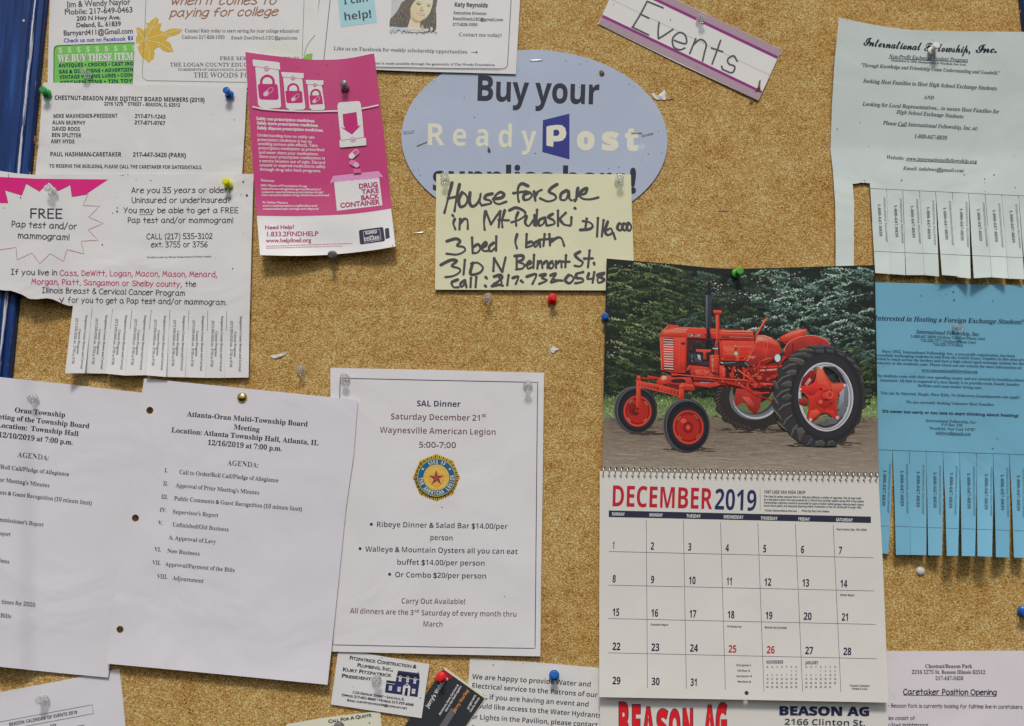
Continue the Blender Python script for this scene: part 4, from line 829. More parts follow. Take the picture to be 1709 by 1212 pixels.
TX(I, Q(0, 0, 1), [("AGENDA:", 379, 776.3, 431, 780.5, dict(cap=8.2)), ("I.", 274.3, 788, 279.5, 788.5), ("Call to Order/Roll Call/Pledge of Allegiance", 298.7, 791, 464.5, 805), ("II.", 271.8, 810, 280, 811), ("Approval of Prior Meeting's Minutes", 293, 813, 432.5, 825.5), ("III.", 268.7, 832, 280, 833), ("Public Comments & Guest Recognition (10 minute limit)", 290, 834.8, 504, 853),
    ("IV.", 266, 854, 278, 855), ("Supervisor's Report", 287.6, 857, 364, 863.5), ("V.", 263.7, 875.8, 272, 876.5), ("Unfinished/Old Business", 287.4, 878.4, 381.5, 887), ("A. Approval of Levy", 281.3, 900, 360, 907.5), ("VI.", 257.5, 920, 268.5, 921), ("New Business", 278.6, 922.4, 333.5, 927.5), ("VII.", 254, 942, 268, 943), ("Approval/Payment of the Bills", 275.5, 944.5, 391.5, 955), ("VIII.", 262, 965, 279, 966), ("Adjournment", 287.8, 967.7, 339.5, 973)], 'serif', 6.6, K)
I.build('lettering', e)

# ------------------------------------------------------------------ dinner poster
h = hf(3.9, ('y', 1000, .8))
sheet('poster', 'sal', [(551.3, 614), (730, 617.5), (908, 622.3), (906.5, 740), (905, 850), (903, 970), (901.8, 1095.6), (730, 1092), (553, 1087.5), (552, 850)], h, paper_mat('white_poster_paper', (197, 196, 205), .7, .12), 'white poster for a dinner with a round gold and blue emblem', 'poster')
e, _ = SHEETS['sal']; I = Ink(h); bl = (54, 56, 84)
I.line([(567.8, 631.3), (730, 635), (897.3, 638.3), (896, 760), (893, 1082.3), (730, 1080), (555, 1076.3), (562, 850)], 1.3, bl, closed=True); I.build('border_line', e)
I = Ink(h); br = (92, 54, 66)
I.text("SAL Dinner", 'sansb', QS(672, 338), QS(990, 343), 9.6, (38, 34, 74), w=0)
TX(I, QS, [("Saturday December 21", 483, 433, 1138, 444, dict(cap=10)), ("st", 1143, 416, 1173, 417, dict(cap=6)), ("Waynesville American Legion", 405, 530, 1247, 546, dict(cap=10)), ("5:00-7:00", 686, 637, 958, 641, dict(cap=10))], 'sans', 9.5, br, w=0.022)
TX(I, QT, [("Ribeye Dinner & Salad Bar $14.00/per", 294, 99, 1028, 111), ("person", 593, 172, 723, 175), ("Walleye & Mountain Oysters all you can eat", 232, 237, 1085, 251), ("buffet $14.00/per person", 408, 310, 902, 316), ("Or Combo $20/per person", 397, 380, 910, 388)], 'sans', 9, (40, 42, 66), w=0.024)
TX(I, QT, [("Carry Out Available!", 433, 527, 792, 531), ("All dinners are the 3", 147, 582, 503, 592), ("rd", 507, 576, 533, 577, dict(cap=5)), ("Saturday of every month thru", 545, 593, 1080, 601), ("March", 554, 655, 667, 658)], 'sans', 9, br, w=0.02)
for p in ((267, 84), (204, 220), (369, 363)): I.ell(*QT(*p), 2.5, 2.5, (40, 40, 80))
I.build('lettering', e); specks('sal', [QS(855, 1068), QS(975, 945) + (.6,), QT(1010, 488), QT(755, 450) + (.6,)])
I = Ink(h); cx, cy = QS(815, 853); pts = []
for k in range(96):
    t = k / 96 * 2 * math.pi; m = abs(((t * 8 / (2 * math.pi)) % 1) - .5) * 2; r = 36.5 + 3.6 * m ** 3 + (1.0 if k % 2 else -.6); pts.append((cx + r * math.sin(t), cy - r * math.cos(t)))
I.poly(pts, (206, 168, 52)); 
for k in range(64):
    t = (k + .5) / 64 * 2 * math.pi; m = abs(((t * 8 / (2 * math.pi)) % 1) - .5) * 2; r1 = 36 + 2.6 * m ** 3
    w_ = .014 * (1 + k % 2); I.poly([(cx + 32 * math.sin(t - w_), cy - 32 * math.cos(t - w_)), (cx + r1 * math.sin(t - w_), cy - r1 * math.cos(t - w_)), (cx + r1 * math.sin(t + w_), cy - r1 * math.cos(t + w_)), (cx + 32 * math.sin(t + w_), cy - 32 * math.cos(t + w_))], (92, 40, 46) if k % 3 else (60, 60, 30))
for r, c in ((32.2, (60, 90, 60)), (31.6, (196, 190, 90)), (30.8, (28, 84, 128)), (21.6, (190, 180, 90)), (20.8, (206, 156, 62))): I.ell(cx, cy, r, r, c, n=48)
for k in range(20):
    t = -1.3 + 2.6 * k / 19; I.line([(cx + 9 * math.sin(t), cy - 9 * math.cos(t)), (cx + 18 * math.sin(t), cy - 18 * math.cos(t))], .4, (232, 200, 110))
for s in (-1, 1): I.line([(cx + s * 4, cy + 17), (cx + s * 11, cy + 14), (cx + s * 16, cy + 6), (cx + s * 15, cy + 1)], 1.2, (226, 206, 110), smooth=True)
I.ell(cx, cy + 3, 11.5, 11.5, (190, 138, 60), inner=(10.5, 10.5))
def star(cx, cy, R1, R2, c, rot=0):
    I.poly([(cx + (R1 if k % 2 == 0 else R2) * math.sin(rot + k * math.pi / 5), cy - (R1 if k % 2 == 0 else R2) * math.cos(rot + k * math.pi / 5)) for k in range(10)], c)
star(cx, cy + 1, 16, 6.2, (228, 190, 120)); star(cx, cy + 1, 14.6, 5.4, (116, 36, 44))
for k in range(5):
    t = k * 2 * math.pi / 5; I.poly([(cx, cy + 1), (cx + 14 * math.sin(t), cy + 1 - 14 * math.cos(t)), (cx + 5.4 * math.sin(t + .628), cy + 1 - 5.4 * math.cos(t + .628))], (168, 84, 66))
for s in (-1, 1): star(cx + s * 22.5, cy - 14, 2.6, 1.1, (205, 205, 160))
def arc(txt, r, t0, t1, cap, inward):
    n = len(txt)
    for i, ch in enumerate(txt):
        if ch == ' ': continue
        t = t0 + (t1 - t0) * (i + .5) / n; dt = abs(t1 - t0) / n * .40 * (1 if ch != 'I' else .4); 
        if inward: a, b, rr = t + dt, t - dt, r + cap
        else: a, b, rr = t - dt, t + dt, r
        I.text(ch, 'sansb', (cx + rr * math.sin(a), cy - rr * math.cos(a)), (cx + rr * math.sin(b), cy - rr * math.cos(b)), cap, (206, 214, 170), w=0)
arc("SONS OF", 23, -.55, .62, 6.3, False); arc("THE AMERICAN LEGION", 23, 4.72, 1.42, 6.3, True)
I.build('emblem', e)

# ------------------------------------------------------------------ bottom row: cards and notices
h = hf(.5)
sheet('notice', 'water', [(784.4, 1098.5), (900, 1106), (1060, 1120), (1060, 1250), (775, 1250), (781, 1150)], h, paper_mat('warm_white_paper', (202, 197, 196), .7, .15), 'white notice about water and electrical service, under a blue pin at the bottom', 'notice')
e, _ = SHEETS['water']; I = Ink(h)
TX(I, QW, [("We are happy to provide Water and", 108, 324, 1320, 405), ("Electrical service to the Patrons of our", 103, 415, 1386, 513), ("Park, if you are having an event and", 95, 519, 1298, 609), ("would like access to the Water Hydrants", 108, 617, 1425, 722), ("or Lights in the Pavilion, please contact", 95, 732, 1388, 818)], 'sans', 8.2, (40, 40, 58), w=0.016)
I.text("Steve Hud", 'sansb', QW(100, 848), QW(370, 864), 8.4, (50, 50, 66)); I.build('lettering', e); specks('water', [QW(325, 183), QW(630, 170), QW(1312, 248) + (.5,)])
h = hf(.7)
sheet('notice', 'bcal', [(-40, 1163), (0, 1155.5), (100, 1136.5), (199.5, 1116.5), (205, 1165), (213, 1250), (-40, 1250)], h, LAV2, 'white calendar of events sheet tilted at the bottom left corner', 'notice')
e, _ = SHEETS['bcal']; I = Ink(h); I.line([QC2(-60, 1196), QC2(600, 1073), QC2(605, 1131), QC2(60, 1232)], .8, K, step=20); TX(I, QC2, [("BEASON CALENDAR OF EVENTS 2019", 60, 1212, 502, 1131, dict(cap=5.6)), ("july", 328, 1216, 366, 1209, dict(cap=4.5)), ("noon", 500, 1222, 548, 1214, dict(cap=4))], 'sansb', 5, K, w=0); I.build('lettering', e)
h = hf(1.7)
sheet('business_card', 'jerrylow', [(742.5, 1114), (812, 1163.5), (745, 1262), (676, 1213)], hf(1.3), paper_mat('cream_card_stock', (206, 196, 172), .5, 0), 'cream card whose edge shows behind the dark welding card', 'business card', thick=.3, part='card')
sheet('business_card', 'jerry', [(739.5, 1116.5), (808.7, 1165.8), (742, 1264), (673, 1215)], h, paper_mat('black_card_stock', (44, 48, 54), .4, 0, .4, .12), 'tilted black welding business card with a red corner and orange name', 'business card', thick=.3, part='card')
e, _ = SHEETS['jerry']; I = Ink(h); I.poly([QF(1215, 228), QF(1318, 300), QF(1290, 330), QF(1230, 290), QF(1150, 330)], (150, 20, 34)); I.poly([QF(1360, 640), QF(1300, 620), QF(1165, 830), QF(1225, 860)], (92, 92, 96)); I.line([QF(1170, 285), QF(1050, 440)], 1, (150, 40, 40))
TX(I, QF, [("Jerry's Welding", 1068, 622, 1264, 312, dict(cap=6.4)), ("Aluminum, Steel, Cast Iron &", 1188, 697, 1378, 388, dict(cap=3.3)), ("Out in the field repairs", 1250, 662, 1408, 402, dict(cap=3.3)), ("Jerry Hurley", 1338, 668, 1484, 442, dict(cap=5.2, col=(226, 132, 60))), ("(217)871-0418", 1478, 638, 1556, 494, dict(cap=3.3)), ("Lincoln, Illinois", 1500, 666, 1592, 520, dict(cap=3.1))], 'sansb', 5, (214, 212, 206), w=0); I.build('lettering', e)
h = hf(1.2)
sheet('business_card', 'quote', [(478, 1209), (540, 1198), (634.5, 1187), (640, 1250), (480, 1250)], h, paper_mat('beige_card_stock', (206, 200, 180), .5, 0), 'beige card reading call for a quote, cut off by the bottom edge', 'business card', thick=.3, part='card')
e, _ = SHEETS['quote']; I = Ink(h); I.text("Call For A Quote", 'gill', QF(50, 776), QF(487, 708), 5.4, (60, 62, 66), w=.05, smallcaps=True); I.build('lettering', e); specks('quote', [QF(468, 773) + (1.3,)])
h = hf(2.6)
sheet('business_card', 'fitz', [(564.6, 1084), (570, 1084), (716.8, 1108.7), (703.5, 1198.8), (552.3, 1175.8)], h, paper_mat('white_card_stock', (202, 200, 208), .5, .04), 'white construction business card with a printed navy house, under a clear pin', 'business card', thick=.3, part='card')
e, _ = SHEETS['fitz']; I = Ink(h)
TX(I, QF, [("Fitzpatrick Construction &", 262, 126, 943, 219, dict(cap=6)), ("Plumbing, Inc.,", 342, 200, 705, 249, dict(cap=5.8)), ("Kurt Fitzpatrick", 193, 243, 690, 306, dict(cap=5.8)), ("President", 183, 308, 485, 342, dict(cap=5.8)), ("1123 Keokuk Street • Lincoln, IL", 290, 471, 822, 545, dict(cap=3.9)), ("Office: 217-651-8660 • Mobile: 217-737-6568", 183, 498, 915, 601, dict(cap=3.9)), ("Email: kurtfitzpatrick94@comcast.net", 238, 551, 850, 636, dict(cap=3.7))], 'gill', 5, (50, 52, 66), w=.04, smallcaps=True)
I.build('lettering', e); specks('fitz', [QF(595, 110), QF(700, 238) + (1,), QF(963, 257) + (1.2,), QF(986, 520) + (1.2,), QF(300, 408) + (.7,)])
I = Ink(h); nv = (40, 44, 86)
def PF(pts, c): I.poly([QF(*p) for p in pts], c, step=40)
PF([(760, 240), (976, 268), (980, 335), (957, 510), (625, 463), (641, 338), (736, 350), (742, 305)], nv); PF([(762, 262), (970, 290), (968, 322), (748, 292)], (30, 30, 36)); PF([(655, 348), (730, 357), (726, 376), (646, 366)], (30, 30, 36))
I.line([QF(742, 300), QF(980, 335)], .8, (200, 200, 212)); I.line([QF(640, 366), QF(728, 378)], .9, (200, 200, 212))
for (x, y, w_, hh_) in ((770, 303, 26, 46), (846, 312, 26, 46), (920, 325, 26, 46), (668, 392, 32, 48), (756, 404, 32, 48), (903, 424, 34, 50)):
    PF([(x, y), (x + w_, y + w_ * .13), (x + w_ - 6, y + hh_ + 4), (x - 6, y + hh_)], (196, 196, 206)); I.line([QF(x - 3, y + hh_ / 2), QF(x + w_ - 3, y + hh_ / 2 + 3)], .4, nv); I.line([QF(x + w_ / 2, y), QF(x + w_ / 2 - 6, y + hh_)], .35, nv)
    if y < 380: I.line([QF(x - 2, y - 4), QF(x + w_ / 2, y - 16), QF(x + w_ + 3, y)], .7, (200, 200, 212))
PF([(852, 368), (886, 405), (875, 500), (800, 490), (812, 398)], (200, 200, 210)); PF([(835, 415), (862, 418), (853, 496), (822, 492)], (30, 32, 50)); PF([(850, 380), (868, 398), (828, 394)], nv); I.build('house_print', e)
h = hf(.9)
sheet('notice', 'care', [(1462, 1086.6), (1560, 1086.6), (1742, 1086), (1742, 1250), (1462, 1250)], h, paper_mat('lilac_white_paper', (196, 191, 197), .7, .2), 'white caretaker job notice at the bottom right corner', 'notice')
e, _ = SHEETS['care']; I = Ink(h)
TX(I, QK, [("Chestnut/Beason Park", 447, 795, 783, 795), ("2216 1275 St. Beason Illinois 62512", 351, 837, 880, 838), ("217-447-3420", 520, 882, 720, 882)], 'serifb', 6.2, K, w=0)
TX(I, QK, [("Caretaker Position Opening", 292, 983, 957, 987, dict(cap=8.6, w=.2)), ("- Beason Park is currently looking for fulltime live-in caretakers.", 180, 1077, 1148, 1087), ("Duties consist of:", 138, 1166, 375, 1168), ("Park/lawn maintenance", 128, 1214, 467, 1216)], 'pen', 6, (40, 40, 56), w=.17); I.line([QK(292, 990), QK(957, 998)], 1, K); I.build('lettering', e)
# ------------------------------------------------------------------ wall calendar
cal = empty('wall_calendar', P(1240, 790), 'spiral bound wall calendar open at December 2019 with a red tractor picture', 'calendar')
CALP = paper_mat('calendar_paper', (195, 194, 189), .55, .06); PHP = paper_mat('photo_paper', (120, 120, 112), .4, .03, .3)
hp = hf(7.6, ('g', 1228, 455, 70, 60, -1.5), ('g', 1240, 640, 260, 160, 1.5)); hm = hf(8.6, ('g', 1240, 790, 400, 60, 1.0), ('y', 950, 1.0)); hb = hf(5.0)
pic_top = smooth_line([(1012.3, 431.5), (1060, 435.5), (1130, 441.5), (1195, 447.5), (1245, 448.3), (1320, 446.5), (1400, 444), (1460, 442.7)], 5)
PIC = [tuple(p) for p in pic_top] + [(1462.5, 560), (1465, 700), (1466.8, 797), (1240, 791.5), (1005.5, 788), (1007.5, 640)]
sheet_mesh('picture_page', [PIC], hp, PHP, cal, 9, .5)
sheet_mesh('back_page', [[(1003, 1120), (1479, 1130), (1481.5, 1180), (1484, 1255), (1000.5, 1255), (1001.5, 1180)]], hb, CALP, cal, 12, .3)
MON = [(1001, 786.3), (1120, 789.5), (1240, 791.7), (1360, 794), (1466.2, 796.8), (1468.5, 850), (1472.6, 923), (1478, 1050), (1482.6, 1172.8), (1240, 1168), (1000, 1163.6), (1000.2, 980)]
nh = 47
holes = []
for k in range(nh):
    t = k / (nh - 1); holes.append(circ(1006 + t * 455.5, 793.5 + t * 8.6, 1.9, 8))
sheet_mesh('month_page', [MON] + holes + [circ(1246, 1156.8, 3.6, 12)], hm, CALP, cal, 10, .35)
# wire loops
WIRE = metal('silver_wire', (226, 226, 224), .3)
prof = []
base = bpy.data.meshes.new('wire_loop'); vs, fs = [], []; ns, nr = 15, 6
for i in range(ns):
    a = -0.35 + (math.pi + .7) * i / (ns - 1); cy_, cz_ = -math.sin(a) * 3.6 * MM, math.cos(a) * 4.0 * MM
    for j in range(nr):
        b_ = j * 2 * math.pi / nr; rr = .52 * MM
        vs.append((math.cos(b_) * rr + (i / (ns - 1) - .5) * -.9 * MM, cy_ - math.sin(a) * math.sin(b_) * rr, cz_ + math.cos(a) * math.sin(b_) * rr))
for i in range(ns - 1):
    for j in range(nr): fs.append((i * nr + j, i * nr + (j + 1) % nr, (i + 1) * nr + (j + 1) % nr, (i + 1) * nr + j))
base.from_pydata(vs, [], fs); base.materials.append(WIRE); base.polygons.foreach_set('use_smooth', [True] * len(fs))
for k in range(nh):
    t = k / (nh - 1); x = 1006.6 + t * 455.5; y = 786.6 + t * 8.6
    o = bpy.data.objects.new('wire_loop', base); COL.objects.link(o); o.parent = cal; o.matrix_parent_inverse = Matrix.Translation(-cal.location); o.location = P(x, y, float(hm(x, y)) + .4 * MM)
I = Ink(hp, .1)
for k in range(nh):
    t = k / (nh - 1); I.ell(1008.6 + t * 455.5, 780.8 + t * 8.8, 2.0, 1.7, (22, 22, 24), n=8, z=3.0)
I.build('punched_hole_row', cal)['kind'] = 'stuff'
# month page print
I = Ink(hm, .1); navy = (34, 42, 78)
I.text("DECEMBER", 'sansb', (1019.3, 845), (1188.5, 850), 35, (170, 30, 44), w=.0); I.text("2019", 'sansb', (1191.5, 850.3), (1263, 852.8), 34.5, (36, 44, 84), w=.0)
I.poly([(1016, 852), (1453.4, 862.3), (1453.6, 873), (1016, 863)], (40, 42, 62))
gl = [((1078.6, 868), (1080.6, 1148.5)), ((1140.5, 869), (1145.6, 1149.7)), ((1202.5, 872), (1210.6, 1151)), ((1264.7, 873), (1275, 1154)), ((1327.4, 874.7), (1339.5, 1154.5)), ((1390.5, 875.8), (1403.4, 1155))]
hl = [((1016, 920.5), (1458, 931)), ((1015.5, 976.6), (1459.2, 986.4)), ((1015.3, 1032.4), (1461.6, 1042.2)), ((1014.8, 1089.6), (1463.6, 1099.6))]
for a, b in gl + hl: I.line([a, b], .75, (70, 76, 100), step=14)
I.line([(1268.5, 816), (1268.8, 852)], .6, (110, 110, 120)); I.build('grid_lines', cal)
I = Ink(hm, .13); wd = (226, 226, 226)
for t_, x0, y0, x1, y1 in (("SUNDAY", 1021, 860.4, 1042.5, 861), ("MONDAY", 1083.6, 862, 1106, 862.5), ("TUESDAY", 1145.6, 863.7, 1169.3, 864.2), ("WEDNESDAY", 1207.5, 865.2, 1240.5, 866), ("THURSDAY", 1269.4, 867.3, 1297.5, 868), ("FRIDAY", 1332, 868.8, 1351.5, 869.3), ("SATURDAY", 1395, 870, 1423.4, 870.7)):
    I.text(t_, 'sansb', (x0, y0), (x1, y1), 5.4, wd, w=0)
def yl(r, x): (x0, y0), (x1, y1) = hl[r]; return y0 + (y1 - y0) * (x - x0) / (x1 - x0)
def xg(c, y): (x0, y0), (x1, y1) = gl[c]; return x0 + (x1 - x0) * (y - y0) / (y1 - y0)
d = 1
for r in range(5):
    for c in range(7):
        if d > 31: break
        yb = yl(min(r, 3), 1022 + c * 62.5) - 4.8 + (57 if r == 4 else 0); x = 1021.8 if c == 0 else xg(c - 1, yb) + 6.6
        s = str(d); w_ = (5.0 if s != '1' else 3.2) if d < 10 else 12.6 - (1.6 * s.count('1')); w_ = w_ * (1.18 if d < 10 else 1.1)
        I.text(s, 'sansb', (x, yb), (x + w_, yb + .3), 12.3, (160, 34, 52) if d in (25, 26) else (26, 30, 58), w=.012); d += 1
TX(I, QE, [("1947 CASE VAH HIGH CROP", 123, 147, 313, 150, dict(cap=5.4, w=.0)), ("The Case VA series replaced the V in 1942 and offered a number of upgrades. The VA was rated", 123, 165, 568, 174), ("as a two-plow tractor and was powered by a 124-cid four-cylinder engine along with a four-speed", 123, 179, 580, 188), ("transmission. Operator comforts promoted by Case included visible gauges, easy-to-reach levers,", 123, 193, 580, 203), ("hand clutch pedal, and easy-grip steering wheel. Production of the VA continued through 1955.", 123, 207, 570, 216),
    ("Tractor Owners: Bob & Anis Lens", 126, 229, 274, 232), ("Photo By: Gary Alan Nelson", 296, 231, 423, 234), ("Pearl Harbor Day, 1941 (USA)", 455, 316, 593, 318), ("Winter Begins", 472, 616, 537, 617), ("Boxing Day (Canada)", 127, 764, 227, 766), ("First Quarter 4", -4, 937, 64, 938), ("Full Moon 12", 2, 962, 60, 963), ("Last Quarter 18", -4, 987, 68, 988), ("New Moon 26", 2, 1012, 64, 1013), ("NOVEMBER", 134, 926, 212, 926, dict(cap=5.6, w=0)), ("JANUARY", 312, 929, 372, 929, dict(cap=5.6, w=0)), ("Triumph Calendars", 515, 1031, 607, 1032), ("Printed in U.S.A.", 525, 1045, 597, 1046)], 'sansb', 3.4, (58, 60, 82), w=0)
TX(I, QD, [("Chanukah Begins", 262, 752, 344, 753), ("Christmas Day", 612, 760, 680, 762)], 'sansb', 3.2, (58, 60, 82), w=0)
for x0, first, n in ((139, 5, 30), (317, 3, 31)):
    for j, ch in enumerate("SMTWTFS"): I.text(ch, 'sansb', QE(x0 + 21.9 * j - 3, 945), QE(x0 + 21.9 * j + 3.5, 945), 2.8, (60, 62, 84), w=0)
    for k in range(1, n + 1):
        c = (first + k - 1) % 7; r = (first + k - 1) // 7; s = str(k); w_ = 4.5 if k < 10 else 10
        I.text(s, 'sansb', QE(x0 + 21.9 * c - w_ / 2, 964 + 18.3 * r), QE(x0 + 21.9 * c + w_ / 2, 964 + 18.3 * r), 3.2, (64, 66, 88), w=0)
I.build('lettering', cal)
I = Ink(hb, .1)
LT = [("B", 1032, 1049, 1173.5, 1177), ("E", 1054, 1069, 1178, 1181), ("A", 1073, 1091, 1182.5, 1184.5), ("S", 1096, 1114, 1186, 1187.5), ("O", 1117, 1135, 1187.5, 1187), ("N", 1139, 1157, 1186.5, 1184.5), ("A", 1176, 1193, 1181.5, 1179.5), ("G", 1195, 1213.5, 1178, 1176)]
for ch, x0, x1, t0, t1 in LT:
    bl_ = 1238
    for g_, c in ((1.3, (34, 34, 66)), (0, (204, 26, 36))):
        I.text(ch, 'sansb', (x0 - g_, bl_ + g_), (x1 + g_, bl_ + g_), bl_ - (t0 + t1) / 2 + 2 * g_, c, w=.05)
        I.lay += .03
I.text("BEASON AG", 'sansb', (1299.3, 1193), (1452, 1194.5), 14, (28, 34, 66), w=.035); I.text("2166 Clinton St.", 'sans', (1308.5, 1209.5), (1444, 1211.5), 10, (44, 46, 60), w=.02); I.build('lettering', cal)

# ------------------------------------------------------------------ the calendar picture: a flat print of a tractor before spruces
I = Ink(hp, .06, .004)
def rnd(a, b): return random.uniform(a, b)
def mixc(a, b, t): return tuple(a[i] * (1 - t) + b[i] * t for i in range(3))
def topy(x): return float(np.interp(x, [p[0] for p in pic_top], [p[1] for p in pic_top]))
def leftx(y): return 1012.3 - (y - 431) * .019
def rightx(y): return 1460 + (y - 443) * .0195
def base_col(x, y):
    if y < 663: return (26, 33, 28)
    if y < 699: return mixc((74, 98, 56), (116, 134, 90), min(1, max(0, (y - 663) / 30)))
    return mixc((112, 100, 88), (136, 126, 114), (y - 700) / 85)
SQ = PIC
I.poly(SQ, base_col, step=7)
ZC = [.02]
def zz_(): ZC[0] = .02 + (ZC[0] + .0000619 * 7) % .13; return ZC[0]
def inpic(x, y): return leftx(y) + 1.5 < x < rightx(y) - 1.5 and y > topy(x) + 1.5
def blotch(x, y, rx, ry, c, a=0):
    if not inpic(x - rx, y) or not inpic(x + rx, y) or not inpic(x, y - ry): return
    n = 7; ph = rnd(0, 1); pts = []
    for k in range(n):
        t = (k + ph) * 2 * math.pi / n; q = rnd(.65, 1.1); u, v = rx * q * math.cos(t), ry * q * math.sin(t)
        pts.append((x + u * math.cos(a) - v * math.sin(a), y + u * math.sin(a) + v * math.cos(a)))
    V = np.array([(x, y)] + pts); T = np.array([(0, k + 1, (k + 1) % n + 1) for k in range(n)]); I.add(V, T, c, zz_())
def sprig(x, y, l, a, w_, c):
    """one needle cluster: a little pointed stroke"""
    x1, y1 = x + l * math.cos(a), y + l * math.sin(a)
    if not (inpic(x, y) and inpic(x1, y1)): return
    nx, ny = -math.sin(a) * w_ / 2, math.cos(a) * w_ / 2; mx_, my_ = x + (x1 - x) * .45, y + (y1 - y) * .45
    I.add(np.array([(x, y), (mx_ + nx, my_ + ny), (x1, y1), (mx_ - nx, my_ - ny)]), np.array([(0, 1, 2), (0, 2, 3)]), c, zz_())
# deep shade and dull greens first
for k in range(900):
    x, y = rnd(1009, 1466), rnd(436, 664); g = rnd(.55, 1.35); cool = (x > 1215)
    c = (34 * g, 46 * g, 40 * g) if cool else (34 * g, 42 * g, 30 * g); blotch(x, y, rnd(4, 13), rnd(2, 6), c, rnd(-.2, .3))
# pale sky showing through the gaps
GAPS = [(1195, 478, 22, 10, 26), (1215, 500, 28, 7, 30), (1268, 462, 12, 8, 12), (1322, 462, 45, 9, 34), (1345, 490, 50, 6, 22), (1290, 528, 14, 5, 26), (1395, 566, 16, 6, 16), (1400, 590, 14, 3, 10), (1238, 545, 26, 12, 14), (1052, 445, 40, 7, 14), (1025, 585, 12, 14, 14), (1225, 490, 26, 4, 24), (1170, 470, 20, 8, 12), (1400, 500, 24, 8, 10), (1440, 462, 16, 8, 8)]
for (cx_, cy_, sx_, sy_, n_) in GAPS:
    for k in range(n_): blotch(random.gauss(cx_, sx_ * .6), random.gauss(cy_, sy_ * .6), rnd(.6, 2.4), rnd(.4, 1.1), mixc((150, 146, 160), (205, 200, 212), random.random()), rnd(-.4, .4))
# spruce boughs: a spray of drooping sprigs, lit on top, dark beneath
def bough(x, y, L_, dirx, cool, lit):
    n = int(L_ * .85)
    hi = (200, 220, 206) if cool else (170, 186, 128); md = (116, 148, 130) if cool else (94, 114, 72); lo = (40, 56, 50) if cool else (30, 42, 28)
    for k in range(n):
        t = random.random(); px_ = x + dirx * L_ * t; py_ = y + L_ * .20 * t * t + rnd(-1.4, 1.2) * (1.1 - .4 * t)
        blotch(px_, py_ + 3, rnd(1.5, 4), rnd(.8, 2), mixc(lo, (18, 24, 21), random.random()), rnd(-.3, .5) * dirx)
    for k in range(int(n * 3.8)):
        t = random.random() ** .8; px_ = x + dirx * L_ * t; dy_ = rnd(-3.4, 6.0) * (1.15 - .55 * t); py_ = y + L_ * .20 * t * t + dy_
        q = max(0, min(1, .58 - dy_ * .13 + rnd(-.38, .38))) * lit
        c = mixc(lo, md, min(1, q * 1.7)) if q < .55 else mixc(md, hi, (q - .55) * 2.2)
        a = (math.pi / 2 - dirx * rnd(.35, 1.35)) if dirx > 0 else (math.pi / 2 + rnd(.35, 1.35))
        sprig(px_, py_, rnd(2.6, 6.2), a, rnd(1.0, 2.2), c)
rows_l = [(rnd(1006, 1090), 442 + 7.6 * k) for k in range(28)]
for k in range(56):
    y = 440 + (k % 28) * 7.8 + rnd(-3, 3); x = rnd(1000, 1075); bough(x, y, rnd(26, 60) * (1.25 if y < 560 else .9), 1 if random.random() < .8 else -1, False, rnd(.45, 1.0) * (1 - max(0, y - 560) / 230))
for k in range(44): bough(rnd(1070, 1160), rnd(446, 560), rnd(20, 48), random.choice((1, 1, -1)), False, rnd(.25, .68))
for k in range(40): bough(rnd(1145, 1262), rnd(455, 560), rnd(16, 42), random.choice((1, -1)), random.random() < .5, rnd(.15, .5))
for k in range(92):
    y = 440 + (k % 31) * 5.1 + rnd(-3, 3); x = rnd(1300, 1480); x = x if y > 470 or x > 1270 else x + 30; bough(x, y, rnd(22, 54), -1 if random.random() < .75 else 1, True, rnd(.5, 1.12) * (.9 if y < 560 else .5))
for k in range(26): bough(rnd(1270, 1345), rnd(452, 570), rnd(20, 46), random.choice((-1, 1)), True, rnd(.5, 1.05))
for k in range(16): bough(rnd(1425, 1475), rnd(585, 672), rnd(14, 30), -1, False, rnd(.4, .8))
for (x, y, w2, h2) in ((1405, 560, 24, 9), (1385, 505, 20, 10), (1335, 515, 16, 8)):      # hollows between the boughs
    for k in range(18): blotch(x + rnd(-w2, w2), y + rnd(-h2, h2), rnd(3, 8), rnd(1.5, 3.5), (26, 33, 30))
for k in range(60): blotch(rnd(1224, 1246), rnd(458, 580), rnd(2, 5), rnd(1.5, 4), mixc((20, 24, 22), (50, 54, 46), random.random()))
for k in range(130): blotch(rnd(1392, 1440), rnd(590, 655), rnd(2, 8), rnd(1.5, 5), mixc((26, 32, 28), (52, 60, 50), random.random()))
for k in range(14): blotch(rnd(1408, 1436), 585 + rnd(-2.5, 2.5), rnd(2, 6), rnd(.6, 1.2), random.choice([(120, 160, 80), (150, 150, 110), (150, 60, 50)]))
# lawn
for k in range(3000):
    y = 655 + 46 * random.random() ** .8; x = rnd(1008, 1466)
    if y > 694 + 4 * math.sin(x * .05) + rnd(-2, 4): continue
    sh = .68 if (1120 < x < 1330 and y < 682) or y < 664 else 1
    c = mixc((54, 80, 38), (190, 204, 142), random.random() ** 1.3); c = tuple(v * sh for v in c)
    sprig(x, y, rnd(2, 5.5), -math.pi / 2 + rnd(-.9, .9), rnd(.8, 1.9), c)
for k in range(420):
    x = rnd(1008, 1466); y = 697 + 3 * math.sin(x * .04) + rnd(-5, 6); blotch(x, y, rnd(1, 4), rnd(.4, 1.1), mixc((58, 54, 44), (140, 132, 108), random.random()))
